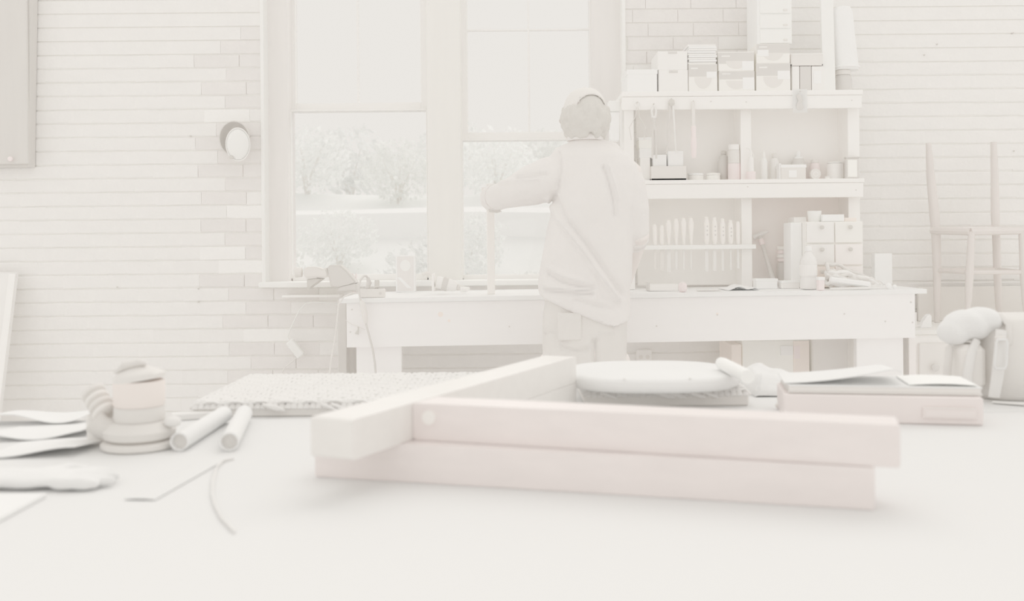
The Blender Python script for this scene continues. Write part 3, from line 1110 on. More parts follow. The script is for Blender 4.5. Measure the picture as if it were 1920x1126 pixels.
carton('flat grey box lid at the right on the drawer cabinet', 1584, 1606, 408, top, DD + .05, .1, M_PEACH, name='box_lid', cat='lid')
carton('flat white tray at the left edge on top of the drawer cabinet', 1489, 1512, 407, top - .002, DD + .12, .1, M_CARD, name='flat_box', cat='box')

# ---- plastic bottle
xj = at(1516, 530, 4.12).x
s_ = 4.12 / F
t = thing('plastic_bottle', 'clear plastic spirit bottle with white cap on the bench front', 'bottle', (xj, 4.12, bz(xj) + .0005))
auto_smooth(MB().lathe([(.030, 0), (.035, .004), (.035, .045), (.033, .05), (.035, .055), (.035, .115), (.030, .132), (.014, .155), (.012, .160)], 22).build('body', M_CLEAR, t), 50)
auto_smooth(MB().lathe([(.0145, .1605), (.0145, .178), (.012, .181)], 16).build('cap', M_PAPER, t))
MB().lathe([(.0354, .058), (.0358, .060), (.0358, .100), (.0354, .102)], 22).build('label_sleeve', M_CARD, t)

# ---- rope coil, papers and scraps on the right of the bench
p = at(1600, 505, 4.12)
t = thing('rope_coil', 'heap of coiled grey cord netting right of the plastic bottle', 'rope', (p.x, 4.118, bz(p.x)))
for k in range(9):
    pts = []
    r0 = random.uniform(.085, .125)
    for i in range(26):
        a = 2 * PI * i / 26
        hgt = .118 * (1 - k / 9.5)
        pts.append((r0 * math.cos(a) * 1.0 + random.uniform(-.003, .003), r0 * .38 * math.sin(a) + random.uniform(-.003, .003),
                    .010 + hgt * (.55 - .45 * math.cos(a)) * (.7 + .3 * math.sin(a + k)) + (.006 * math.sin(7 * a + k))))
    auto_smooth(MB().tube(pts, .0085, 7, closed=True).build('cord_loop', M_PANEL if k % 2 else M_MID, t), 60)
p = at(1659, 500, 4.38)
carton('white card box standing at the right end of the bench', 1640, 1673, 475, bz(p.x), 4.45, .04, M_PAPER, name='card_box')
t = thing('wood_offcut', 'pale rounded wood offcut lying in front of the rope coil', 'offcut', (at(1592, 525, 4.045).x, 4.045, bz(1.4) + .011), math.radians(-6))
MB().box((0, 0, .02), (.165, .03, .024), M=Matrix.Rotation(math.radians(8), 4, 'Y'), ch=.006).build('stick', M_PAPER, t)
MB().box((.078, 0, .009), (.012, .031, .022), M=Matrix.Rotation(math.radians(8), 4, 'Y'), ch=.003).build('end_cap', M_CARD, t)
p0, p1 = at(1556, 537, 4.02), at(1680, 534, 4.02)
t = thing('metal_rod', 'thin bright metal rod with a knobbed end at the bench edge', 'rod', (0, 0, 0))
za, zb = bz(p0.x) + .006, bz(p1.x) + .006
MB().tube([(p0.x, 4.018, za), (p1.x - .03, 4.022, zb)], .005, 10).build('shaft', M_STEEL, t)
MB().ball((p1.x - .03, 4.022, zb + .007), .013, 12, 8).build('knob', M_PAPER, t)
MB().ball((p1.x - .004, 4.024, zb + .004), .009, 10, 8).build('tip', M_PAPER, t)

# small clutter on the bench right of the person
def bench_sheet(name, label, cat, px0, px1, d0, d1, m, curl=.006, z=.002, th=.002):
    x0, x1 = at(px0, 540, d0).x, at(px1, 540, d0).x
    t = MB().sheet(lambda u, v: (x0 + (x1 - x0) * u, d0 + (d1 - d0) * v, bz(x0 + (x1 - x0) * u) + z + th + curl * abs(math.sin(u * 5 + v * 2)) * (u * (1 - u) * 4)), 12, 6, th)
    return tag(auto_smooth(t.build(name, m), 60), label, cat)


bench_sheet('paper_sheet', 'curled white paper sheet in the middle of the bench', 'paper', 1365, 1425, 4.1, 4.3, M_PAPER, .016)
bench_sheet('steel_rule', 'thin steel rule lying flat on the bench beside pink ball', 'ruler', 1308, 1352, 4.1, 4.13, M_MID, .0, th=.0025)
xj = at(1280, 538, 4.07).x
t = thing('tape_ball', 'small pink round tape roll near the bench edge', 'tape', (xj, 4.07, bz(xj) + .0005))
auto_smooth(MB().lathe([(.008, 0), (.0155, .003), (.018, .014), (.018, .026), (.0155, .036), (.008, .039)], 16).build('roll', M_PINK, t), 60)
MB().lathe([(.006, .0392), (.008, .0392), (.008, .041), (.006, .041)], 12).build('core', M_CREAM, t)
# shallow tray with dark end
cx = at(1243, 535, 4.2).x
t = thing('wooden_tray', 'low pale wooden tray with a dark end on the bench', 'tray', (cx, 4.2, bz(cx) + .001))
MB().span(-.06, .06, -.03, .05, 0, .006).build('base', M_CARD, t)
MB().span(-.06, .06, -.03, -.025, .0062, .028).build('front', M_CARD, t)
MB().span(-.06, .06, .045, .05, .0062, .028).build('back', M_CARD, t)
MB().span(-.066, -.0602, -.032, .05, 0, .034).build('end', M_DARK2, t)
MB().span(.0602, .066, -.032, .05, 0, .026).build('end', M_CARD, t)
for (a, b_, y0, d, lb, m) in ((1418, 1458, 523, 4.22, 'white shallow carton behind the curled paper on the bench', M_PAPER),
                              (1466, 1499, 527, 4.2, 'small pale carton left of the plastic bottle', M_CARD),
                              (1535, 1546, 520, 4.015, 'small pinkish carton right of the plastic bottle', M_PINK)):
    xj = at((a + b_) / 2, 530, d).x
    carton(lb, a, b_, y0, bz(xj), d, .06 if d > 4.1 else .03, m, lid=True, name='small_carton')

# ================================================================== LEFT SIDE OF THE BENCH
# dark cordless tool lying on its side
xj = at(617, 530, 4.45).x
t = thing('power_tool', 'dark power tool lying on the window sill end of the bench', 'power tool', (0, 0, 0))
d = 4.46
P = lambda px, py, dd=0: at(px, py, d + dd)


def px_prism(poly, d0, th, chm=0):
    m = MB()
    a = [at(x, y, d0) for x, y in poly]
    n = len(a)
    vs = a + [p + Vector((0, th, 0)) for p in a]
    fs = [tuple(range(n - 1, -1, -1)), tuple(range(n, 2 * n))] + [(i, (i + 1) % n, n + (i + 1) % n, n + i) for i in range(n)]
    m.add(vs, fs)
    bm = bmesh.new()
    me = m.mesh('t')
    bm.from_mesh(me)
    if chm:
        es = [e_ for e_ in bm.edges if abs((e_.verts[0].co - e_.verts[1].co).y) < th * .5]
        bmesh.ops.bevel(bm, geom=es, offset=chm, segments=2, affect='EDGES')
    bm.verts.index_update()
    r = MB()
    r.add([v.co.copy() for v in bm.verts], [[q.index for q in f.verts] for f in bm.faces])
    bm.free()
    bpy.data.meshes.remove(me)
    return r


auto_smooth(px_prism([(570, 503), (576, 500), (592, 500), (604, 504), (612, 502), (616, 519), (606, 521), (592, 520), (574, 522), (569, 516)], d, .07, .006).build('motor_body', M_MID, t), 40)
auto_smooth(px_prism([(613, 502), (618, 497), (638, 497), (650, 508), (664, 524), (668, 530), (654, 536), (634, 540), (620, 538), (616, 520)], d - .005, .085, .006).build('handle', M_DARK2, t), 40)
auto_smooth(px_prism([(575, 523), (592, 521), (606, 522), (594, 531), (580, 541), (576, 541)], d + .01, .05, .004).build('trigger_guard', M_DARK, t), 40)
auto_smooth(px_prism([(634, 541), (640, 537), (668, 531), (669, 545), (640, 547), (632, 547)], d - .01, .095, .004).build('battery', M_DARK2, t), 40)
MB().lathe([(.010, 0), (.022, .002), (.024, .03), (.02, .034)], 16, M=Matrix.Translation(at(567, 510, d + .035)) @ Matrix.Rotation(-PI / 2, 4, 'Y')).build('chuck', M_MID, t)

# power strip with plugs and cables
p = at(697, 551, 4.03)
t = thing('power_strip', 'grey power strip standing on the left bench edge with plugs', 'power strip', (p.x, 4.06, bz(p.x) + .0005))
w2 = 23 * 4.03 / F
MB().span(-w2, w2, -.022, .022, 0, .036, ch=.003).build('body', M_MID, t)
for dx in (-.035, .0, .03):
    MB().lathe([(.012, .0362), (.012, .0378)], 14, (dx, 0, 0)).build('socket', M_DARK2, t)
MB().lathe([(.006, 0), (.006, .002)], 10, M=Matrix.Translation((.034, -.022, .018)) @ Matrix.Rotation(PI / 2, 4, 'X')).build('switch', M_DARK2, t)
q = thing('black_plug', 'short dark plug standing upright in the power strip', 'plug', (p.x + .018, 4.06, bz(p.x) + .0385))
MB().box((0, 0, .018), (.018, .02, .034), ch=.003).build('body', M_DARK, q)
MB().box((0, 0, .006), (.020, .022, .006), ch=.002).build('collar', M_DARK2, q)
# looped cable with in-line adapter
pts = [at(x, y, dd) for x, y, dd in ((690, 522, 4.06), (687, 517, 4.05), (682, 517, 4.03), (676, 525, 4.0), (673, 537, 3.985), (674, 552, 3.98), (677, 566, 3.98), (680, 575, 3.98))]
cb = thing('black_cable', 'dark cable looping from power strip down past the bench front', 'cable', (0, 0, 0))
auto_smooth(MB().tube(pts, .0042, 8).build('upper_lead', M_DARK2, cb), 70)
auto_smooth(MB().tube([at(690, 520, 4.06), at(692, 530, 4.06), at(689, 540, 4.06)], [.006, .011, .008], 10).build('plug', M_DARK2, cb), 70)
auto_smooth(MB().tube([at(677, 563, 3.98), at(680, 570, 3.98), at(684, 588, 3.98), at(686, 606, 3.98)], [.006, .012, .013, .008], 10).build('adapter', M_MID, cb), 70)
auto_smooth(MB().tube([at(686, 606, 3.98), at(692, 628, 3.985), at(699, 655, 3.985), at(703, 682, 3.99), at(706, 720, 3.99), at(706, 860, 3.99), toz(700, 960, .008)], .0045, 8).build('lower_lead', M_DARK2, cb), 70)
# thin lead passing left and down
cb = thing('grey_cable', 'thin grey cable from power strip hanging at the bench left corner', 'cable', (0, 0, 0))
auto_smooth(MB().tube([at(674, 549, 4.03), at(660, 549, 3.99), at(645, 556, 3.97), at(635, 570, 3.97), at(632, 600, 3.97), at(627, 640, 3.97), at(620, 680, 3.97), at(616, 720, 3.97), at(612, 860, 3.97), toz(610, 950, .008)], .0035, 8).build('lead', M_MID, cb), 70)
# toggle pull on a string
t = thing('string_toggle', 'small dark toggle on a thin string across the bench front', 'toggle', (0, 0, 0))
auto_smooth(MB().tube([at(648, 600, BD + .008), at(660, 608, BD + .002), at(672, 612, BD - .004), at(685, 618, BD - .004)], .0012, 6).build('string', M_MID, t), 70)
auto_smooth(MB().tube([at(672, 612, BD - .006), at(672, 617, BD - .006), at(670, 622, BD - .006), at(669, 626, BD - .006)], [.004, .003, .006, .009], 10).build('toggle', M_DARK, t), 50)

# white cable with plug adapter on the wall, left of the bench
t = thing('white_cable', 'white cable with an in-line adapter hanging on the wall below the sill', 'cable', (0, 0, 0))
auto_smooth(MB().tube([at(x, y, 4.60) for x, y in ((640, 572), (615, 567), (590, 566), (573, 569), (562, 580), (552, 600), (543, 620), (539, 630), (541, 636))], .0034, 8).build('upper_lead', M_WHITE, t), 70)
c = at(554, 653, 4.60)
MB().box((0, 0, 0), (.040, .03, .092), M=Matrix.Translation(c) @ Matrix.Rotation(math.radians(-38), 4, 'Y'), ch=.005).build('adapter', M_WHITE, t)
auto_smooth(MB().tube([at(x, y, 4.60) for x, y in ((562, 665), (548, 677), (534, 688), (528, 700), (524, 740), (520, 860))] + [Vector((at(520, 900, 4.6).x, 4.6, .006))], .0034, 8).build('lower_lead', M_MID, t), 70)
# narrow sill shelf under the window
a, b_ = at(532, 553, 4.60), at(640, 553, 4.60)
o = MB().span(a.x, b_.x, 4.56, WALL - .002, a.z - .010, a.z, ch=.002).build('ledge_board', M_SHELF)
tag(o, 'thin pale ledge board fixed to the wall left of the bench', 'ledge')

# picture box with a round picture
p = at(760, 540, 4.50)
xa, xb = at(742, 500, 4.5).x, at(778, 500, 4.5).x
zb = bz((xa + xb) / 2)
H_ = at(760, 478, 4.5).z - zb
W_ = xb - xa
t = thing('picture_box', 'pale upright box with a round picture on its front on the bench', 'box', ((xa + xb) / 2, 4.5, zb))
MB().span(-W_ / 2, W_ / 2, 0, .05, 0, H_, ch=.002).build('body', M_PAPER, t)
MB().span(-W_ / 2 + .006, W_ / 2 - .006, -.0012, .001, .006, H_ - .006).build('front_print', M_JAMB, t)
pts = [(.024 * math.cos(2 * PI * i / 20), .026 * math.sin(2 * PI * i / 20)) for i in range(20)]
MB().prism(pts, (0, -.0022, H_ * .72), (1, 0, 0), (0, 0, 1), (0, .0011, 0)).build('round_picture', M_WHITE, t)
MB().prism([(-.035, .0), (-.02, .0), (.03, -.05), (.01, -.05)], (-.002, -.0022, H_ * .4), (1, 0, 0), (0, 0, 1), (0, .0011, 0)).build('diagonal_stripe', M_PAPER, t)
# red pencil-like sticks by the tool
t = thing('pencil_pair', 'pair of thin pinkish pencils upright beside the dark power tool', 'pencils', (at(664, 512, 4.52).x, 4.52, bz(at(664, 512, 4.52).x)))
for dx in (-.006, .006):
    MB().tube([(dx, 0, 0), (dx * 1.2, .01, .085), (dx * 1.25, .011, .092)], [.0034, .0034, .0008], 7).build('pencil', M_PINK, t)

# router lying on the bench
xj = at(838, 535, 4.25).x
t = thing('router', 'pale router tool lying on the bench below the middle post', 'power tool', (xj, 4.25, bz(xj) + .007))
rx = Matrix.Rotation(math.radians(90), 4, 'Y')
base = Matrix.Translation((0, 0, .035)) @ Matrix.Rotation(math.radians(14), 4, 'Y')
auto_smooth(MB().lathe([(.018, -.05), (.026, -.045), (.028, .0), (.024, .03), (.018, .045)], 18, M=base @ rx).build('motor', M_CARD, t))
auto_smooth(MB().lathe([(.0285, -.02), (.030, -.018), (.030, .002), (.0285, .004)], 18, M=base @ rx).build('grip_ring', M_DARK2, t))
auto_smooth(MB().lathe([(.012, .0455), (.012, .07), (.007, .085)], 12, M=base @ rx).build('collet', M_MID, t))
MB().box((-.058, 0, .045), (.010, .075, .075), ch=.003).build('base_plate', M_PANEL, t)
MB().tube([(-.06, 0, .075), (-.09, -.01, .085), (-.105, -.01, .078)], [.008, .007, .010], 10).build('side_handle', M_MID, t)
MB().tube([(.06, -.02, .012), (.085, -.02, .014), (.1, -.02, .018)], [.012, .012, .006], 10).build('front_knob', M_CARD, t)

# upright batten held by the person
pb = at(921, 551, 4.17)
zb = bz(pb.x)
ptop = at(919, 344, 4.17)
t = thing('wooden_batten', 'thin pale batten standing upright on the bench in the person\'s hand', 'batten', (pb.x, 4.17, zb))
Lb = ptop.z - zb
MB().box((0, 0, Lb / 2), (.033, .022, Lb), ch=.003).build('shaft', M_WOODL, t)
MB().box((0, 0, Lb - .004), (.035, .024, .010), ch=.002).build('end_cap', M_CARD, t)

# ================================================================== UNDER THE BENCH
xa, xb = at(1392, 660, 4.3).x, at(1518, 660, 4.3).x
zt = at(1450, 636, 4.3).z
t = thing('storage_bin', 'pale yellow storage box with peach end under the bench', 'box', ((xa + xb) / 2, 4.3, 0))
W_ = xb - xa
MB().span(-W_ / 2, W_ / 2, .004, .30, .003, zt - .003, ch=.004).build('body', M_LEMON, t)
MB().span(W_ * .26, W_ / 2 - .002, -.0005, .0035, .01, zt - .008).build('end_panel', M_PEACH, t)
MB().span(.02, .075, -.002, .0035, zt - .07, zt - .028).build('sticker', M_PAPER, t)
MB().span(.078, .105, -.002, .0035, zt - .085, zt - .03).build('stamp', M_PINK, t)
MB().span(-W_ / 2 - .048, -W_ / 2 - .003, 0, .25, .003, zt - .02, ch=.003).build('side_slat', M_PEACH, t)
xa, xb = at(1522, 660, 4.33).x, at(1603, 660, 4.33).x
t = thing('shaded_bin', 'pale bin in the shade under the bench beside the yellow box', 'bin', ((xa + xb) / 2, 4.33, 0))
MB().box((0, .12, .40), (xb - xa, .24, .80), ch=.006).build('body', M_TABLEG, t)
MB().box((0, .12, .81), (xb - xa + .006, .25, .02), ch=.004).build('rim', M_DARK2, t)
# round blob-like white ball under bench right of the person
p = at(1207, 668, 4.4)
t = thing('wall_socket', 'pale square socket plate on the brick wall under the bench', 'socket', (at(1207, 668, WALL).x, WALL - .002, at(1207, 668, WALL).z))
MB().box((0, -.008, 0), (.075, .016, .07), ch=.004).build('plate', M_CARD, t)
for dx in (-.016, .016):
    MB().lathe([(.010, 0), (.010, .002)], 12, M=Matrix.Translation((dx, -.016, 0)) @ Matrix.Rotation(PI / 2, 4, 'X')).build('socket_hole', M_MID, t)

# ================================================================== RIGHT: CABINET AND CHAIR
CD = 4.12
xa = at(1703, 660, CD).x
zt = at(1800, 618, CD).z
cab = thing('low_cabinet', 'low grey cabinet with round knob right of the workbench', 'cabinet', (xa, CD, 0))
MB().span(0, .95, .012, .46, 0, zt - .02, ch=.003).build('body', M_PANEL, cab)
MB().span(-.005, .96, -.006, .48, zt - .0195, zt, ch=.003).build('top', M_TRIM, cab)
MB().span(0, .03, -.004, .0115, 0, zt - .02, ch=.002).build('stile', M_PANELP, cab)
dr = MB().span(.045, .40, -.002, .0115, .05, zt - .055, ch=.003).build('door', M_MID, cab)
auto_smooth(MB().lathe([(.006, 0), (.006, .008), (.016, .014), (.016, .022), (.008, .027)], 16, M=Matrix.Translation((.105, -.002, zt - .155)) @ Matrix.Rotation(PI / 2, 4, 'X')).build('knob', M_DARK2, dr))
dr = MB().span(.415, .90, -.002, .0115, .05, zt - .055, ch=.003).build('door', M_MID, cab)
# block plane / white tools on cabinet
xj = at(1742, 608, 4.2).x
t = thing('small_iron', 'small white pointed iron standing on the low cabinet by the bench', 'iron', (xj, 4.25, zt + .0005))
MB().prism([(-.022, 0), (.026, 0), (.026, .05), (.018, .058), (.006, .05), (-.012, .022)], (0, -.015, 0), (1, 0, 0), (0, 0, 1), (0, .03, 0)).build('body', M_PAPER, t)
MB().tube([(-.036, 0, .0), (-.036, 0, .065)], .004, 8).build('post', M_CARD, t)
MB().tube([(-.036, 0, .006), (-.02, 0, .006)], .003, 8).build('link', M_CARD, t)
# raised plank for the chair
zc = at(1860, 604, 4.3).z
pl = thing('chair_platform', 'low pale wooden platform on the cabinet under the chair', 'platform', (at(1815, 610, 4.3).x, 4.18, zt + .0005))
MB().span(0, .55, 0, .22, max(.012, zc - zt - .018), max(.03, zc - zt), ch=.003).build('board', M_TRIM, pl)
hz = max(.012, zc - zt - .018)
for y in (.02, .15):
    MB().span(.02, .5, y, y + .04, 0, hz - .0005).build('runner', M_PANELP, pl)
zc = zt + .0005 + max(.03, zc - zt)

ch = thing('wooden_chair', 'bare dark wooden chair frame standing on the cabinet at right', 'chair', (0, 0, 0))
dB, dF = 4.50, 4.30


def leg_pts(rows, d):
    return [at(x, y, d) for x, y in rows]


def leg(rows, d, rad, zfoot, m=M_WOODD):
    pts = leg_pts(rows, d)
    pts[-1] = Vector((pts[-1].x, pts[-1].y, zfoot))
    auto_smooth(MB().tube(pts, rad, 10).build('leg', m, ch), 50)


zw = zt + .0005
leg([(1741, 268), (1745, 330), (1752, 400), (1755, 440), (1757, 510), (1757, 560), (1757, 612)], dB, [.012, .019, .022, .020, .018, .015, .012], zw)
leg([(1863, 266), (1865, 330), (1866, 400), (1868, 440), (1870, 510), (1872, 560), (1874, 612)], dB, [.014, .017, .019, .018, .017, .015, .012], zw)
leg([(1822, 434), (1820, 470), (1818, 510), (1816, 560), (1813, 606)], dF, [.014, .016, .018, .014, .009], zc)
leg([(1916, 434), (1918, 470), (1920, 510), (1922, 560), (1924, 606)], dF, [.014, .016, .018, .014, .009], zc)
# seat frame
c4 = [at(1748, 432, dB), at(1868, 430, dB), at(1920, 432, dF), at(1820, 434, dF)]
for i in range(4):
    a, b_ = c4[i], c4[(i + 1) % 4]
    MB().tube([a, b_], .017, 8, flat=1.0).build('seat_rail', M_WOODD, ch)
cen = sum(c4, Vector()) / 4
cb = MB()
for k in range(12):
    u = (k + .5) / 12
    cb.tube([c4[0].lerp(c4[1], u) + Vector((0, 0, .004)), c4[3].lerp(c4[2], u) + Vector((0, 0, .004))], .009, 6)
o = auto_smooth(cb.build('woven_seat', M_PANEL, ch), 60)
o['kind'] = 'stuff'
r4 = [at(1757, 507, dB), at(1870, 505, dB), at(1920, 510, dF), at(1818, 510, dF)]
for i in (0, 2, 3, 1):
    MB().tube([r4[i], r4[(i + 1) % 4]], .010, 8).build('rung', M_WOODD, ch)
MB().tube([at(1745, 330, dB), at(1865, 328, dB)], .010, 8, flat=2.2).build('back_slat', M_TRIM, ch) if False else None

# board added on the cabinet for the dark area behind the chair
a, b_ = at(1722, 600, 4.585), at(2010, 600, 4.585)
o = MB().span(a.x, b_.x, 4.585, 4.60, zt + .0005, at(1800, 537, 4.585).z, ch=.002).build('filler_board', M_MID)
tag(o, 'low dark board added behind the wooden chair on the cabinet', 'board')

# ================================================================== LEFT WALL THINGS
# dark hanging cabinet at the left edge
t = thing('hanging_cabinet', 'dark narrow cabinet hanging high on the brick wall at far left', 'cabinet', (0, 0, 0))
d = 4.56
vs = [at(-60, -160, d), at(54, -160, d), at(49, 311, d), at(-60, 313, d)]
vs = [vs[0], vs[1], at(54, 0, d), vs[2], vs[3]]
bk = [p + Vector((0, WALL - .004 - d, 0)) for p in vs]
m = MB().add([p + Vector((0, .018, 0)) for p in vs] + bk, [(4, 3, 2, 1, 0), (5, 6, 7, 8, 9)] + [(i, (i + 1) % 5, 5 + (i + 1) % 5, 5 + i) for i in range(5)])
m.build('body', M_CABINET, t)
a, b_ = at(-58, 308, d), at(50, -150, d)
MB().span(a.x, b_.x - .004, d, d + .0175, a.z, b_.z, ch=.004).build('door', M_CABINET, t)
MB().lathe([(.005, 0), (.005, .008), (.012, .012), (.010, .02)], 12, M=Matrix.Translation(at(22, 298, d)) @ Matrix.Rotation(PI / 2, 4, 'X')).build('knob', M_PINK, t)

# round wall lamp beside the window
p = at(455, 271, WALL)
t = thing('wall_lamp', 'round white reflector lamp with a dark hood on the wall by the window', 'lamp', (p.x, WALL - .003, p.z))
auto_smooth(MB().lathe([(.045, 0), (.05, .006), (.05, .016), (.03, .022)], 24, M=Matrix.Translation((-.012, 0, .045)) @ Matrix.Rotation(PI / 2, 4, 'X')).build('wall_plate', M_MID, t), 40)
hoodm = Matrix.Translation((-.020, -.06, .022)) @ Matrix.Rotation(math.radians(12), 4, 'Z') @ Matrix.Rotation(math.radians(96), 4, 'X') @ Matrix.Diagonal((.92, 1.1, 1, 1))
prof = [(.018, -.045), (.045, -.035), (.066, -.012), (.074, .012), (.075, .02), (.071, .02), (.062, -.008), (.04, -.028)]
auto_smooth(MB().lathe(prof, 32, M=hoodm).build('hood', M_DARK2, t), 40)
dishm = Matrix.Translation((.008, -.105, -.010)) @ Matrix.Rotation(math.radians(14), 4, 'Z') @ Matrix.Rotation(math.radians(98), 4, 'X') @ Matrix.Diagonal((.80, 1.12, 1, 1))
auto_smooth(MB().lathe([(.03, -.03), (.058, -.012), (.069, .0), (.070, .004), (.064, .004)], 32, M=dishm, caps=False).build('reflector', M_CARD, t), 40)
auto_smooth(MB().lathe([(.0635, -.004), (.063, .006), (.05, .013), (.025, .017), (.001, .018)], 32, M=dishm).build('diffuser', M_WHITE, t), 60)
MB().tube([(-.012, -.015, .045), (-.012, -.035, .035), (-.005, -.06, .015), (.004, -.085, -.005)], .010, 10).build('arm', M_DARK2, t)
MB().tube([(-.030, -.10, -.062), (-.022, -.115, -.072), (-.012, -.118, -.074)], [.006, .008, .004], 8).build('clamp_screw', M_DARK, t)

# board leaning at the lower left
t = thing('leaning_board', 'pale wide board leaning on the brick wall at far left', 'board', (0, 0, 0))
tl, tr_ = at(-120, 509, WALL - .05), at(35, 510, WALL - .05)
bl, br = at(-160, 985, 4.30), at(-16, 985, 4.30)
bl.z = br.z = .002
th = Vector((0, -.022, -.006))
MB().add([tl, tr_, br, bl, tl + th, tr_ + th, br + th + Vector((0, 0, .006)), bl + th + Vector((0, 0, .006))],
         [(0, 1, 2, 3), (4, 7, 6, 5), (0, 4, 5, 1), (1, 5, 6, 2), (2, 6, 7, 3), (3, 7, 4, 0)]).build('panel', M_PAINT, t)
k = (br - tr_) * .94
MB().add([tr_ + th + Vector((-.03, -.001, 0)), tr_ + th + Vector((0, -.001, 0)), tr_ + th + k + Vector((0, -.001, 0)), tr_ + th + k + Vector((-.03, -.001, 0)),
          tr_ + th + Vector((-.03, -.009, 0)), tr_ + th + Vector((0, -.009, 0)), tr_ + th + k + Vector((0, -.009, 0)), tr_ + th + k + Vector((-.03, -.009, 0))],
         [(0, 1, 2, 3), (4, 7, 6, 5), (0, 4, 5, 1), (1, 5, 6, 2), (2, 6, 7, 3), (3, 7, 4, 0)]).build('edge_strip', M_SHELF, t)
# ================================================================== FOREGROUND TABLES
TZ = 0.745


def table(name, label, x0, x1, y0, y1, m):
    t = thing(name, label, 'table')
    MB().span(x0, x1, y0, y1, TZ - .035, TZ, ch=.003).build('top', m, t)
    MB().span(x0 + .06, x1 - .06, y0 + .05, y0 + .075, TZ - .13, TZ - .0355).build('apron', M_BENCH, t)
    MB().span(x0 + .06, x1 - .06, y1 - .075, y1 - .05, TZ - .13, TZ - .0355).build('apron', M_BENCH, t)
    for x in (x0 + .06, x1 - .13):
        for y in (y0 + .08, y1 - .15):
            MB().span(x, x + .07, y, y + .07, 0, TZ - .0355, ch=.003).build('leg', M_BENCH, t)
    return t


table('work_table', 'large white table top filling the foreground under the timber frame', -1.75, 1.75, .45, 2.035, M_TABLE)
table('side_table', 'white table behind the foreground table carrying the seats and bag', -.70, 1.42, 2.04, 2.53, M_TABLE)

# ------------------------------------------------------------------ timber frame (two stacked layers)
PH = 0.057
Z1, Z2 = TZ + PH, TZ + 2 * PH


def plank(parent, pts, z0, z1, name, m):
    """plank with the footprint pts (four xy corners), chamfered"""
    b = MB()
    n = len(pts)
    c = Vector((sum(p.x for p in pts) / n, sum(p.y for p in pts) / n, 0))
    e_ = .003
    ring = lambda k, z: [Vector((p.x + (c.x - p.x) * 0, p.y, z)) + (Vector((c.x - p.x, c.y - p.y, 0)).normalized() * k) for p in pts]
    b.loft([ring(e_, z0), ring(0, z0 + e_), ring(0, z1 - e_), ring(e_, z1)])
    return b.build(name, m, parent)


def xy(v):
    return Vector((v.x, v.y, 0))


Bf0, Bf1 = xy(toz(771, 755, Z2)), xy(toz(1688, 797, Z2))
Cn, Cf = xy(toz(661, 787, Z2)), xy(toz(1080, 668, Z2))
bd = (Bf1 - Bf0).normalized()
cd = (Cf - Cn).normalized()
bn = Vector((-bd.y, bd.x, 0))          # away from the camera
cn = Vector((-cd.y, cd.x, 0))          # to the left
if bn.y < 0:
    bn = -bn
if cn.x > 0:
    cn = -cn
WB, WC = .068, .072


def meet(p, d_, q, e_):
    """intersection of line p+d t with line q+e s"""
    den = d_.x * e_.y - d_.y * e_.x
    t_ = ((q.x - p.x) * e_.y - (q.y - p.y) * e_.x) / den
    return p + d_ * t_


up = thing('timber_frame', 'upper pale timber corner frame with a long arm lying across the table', 'frame')
plank(up, [Cn, Cf, Cf + cn * WC, Cn + cn * WC], Z1 + .0005, Z2, 'rail', M_TIMBERG)
i0 = meet(Bf0, bd, Cn, cd) + bd * .0005
i1 = meet(Bf0 + bn * WB, bd, Cn, cd) + bd * .0005
arm_ = plank(up, [i0, Bf1, Bf1 + bn * WB, i1], Z1 + .0005, Z2, 'arm', M_TIMBER)
pk = Bf0 + bd * .03
MB().tube([Vector((pk.x, pk.y, Z1 + .036)) - bn * .004, Vector((pk.x, pk.y, Z1 + .036)) + bn * .01], .011, 12).build('pale_disc', M_WOODL, arm_)  # pale round disc on the front face of the arm

Af0, Af1 = xy(toz(591, 894, TZ)), xy(toz(1641, 957, TZ))
ad = (Af1 - Af0).normalized()
an = Vector((-ad.y, ad.x, 0))
an = -an if an.y < 0 else an
lo = thing('timber_frame', 'lower pale timber corner frame lying flat on the table beneath another', 'frame')
plank(lo, [Af0, Af1, Af1 + an * .075, Af0 + an * .075], TZ + .0005, Z1, 'arm', M_TIMBER)
j0 = meet(Af0 + an * .0755, ad, Cn, cd)
j1 = meet(Af0 + an * .0755, ad, Cn + cn * WC, cd)
plank(lo, [j0, Cf, Cf + cn * WC, j1], TZ + .0005, Z1, 'rail', M_TIMBERG)

# ------------------------------------------------------------------ orbital sander
b0 = toz(262, 838, TZ)
s = thing('orbital_sander', 'orange and charcoal orbital sander on the left of the table', 'power tool', (b0.x, b0.y, TZ + .0005))
auto_smooth(MB().lathe([(.062, 0), (.066, .003), (.066, .010), (.060, .014)], 28).build('sanding_pad', F_PANEL, s), 40)
auto_smooth(MB().lathe([(.050, .0145), (.061, .020), (.063, .032), (.052, .044), (.044, .048)], 28).build('skirt', F_DARK, s), 40)
auto_smooth(MB().lathe([(.0425, .0485), (.044, .053), (.0435, .072), (.042, .074)], 28).build('lower_body', F_DARK, s), 40)
auto_smooth(MB().lathe([(.0425, .0745), (.044, .078), (.0445, .116), (.042, .120)], 28).build('upper_body', F_PEACH, s), 40)
hp = []
for z, r_, ox in ((.1205, .043, 0), (.128, .042, .001), (.134, .034, -.004), (.140, .022, -.012), (.143, .008, -.016)):
    hp.append([Vector((ox + r_ * 1.05 * math.cos(a), r_ * math.sin(a), z + .006 * math.cos(a))) for a in [2 * PI * i / 24 for i in range(24)]])
auto_smooth(MB().loft(hp).build('top_grip', F_PANEL, s), 60)
auto_smooth(MB().tube([(-.040, -.008, .134), (-.02, -.012, .147), (.004, -.010, .152), (.016, -.006, .150)], [.004, .011, .010, .004], 10, flat=.7).build('trigger_pad', F_DARK, s), 60)
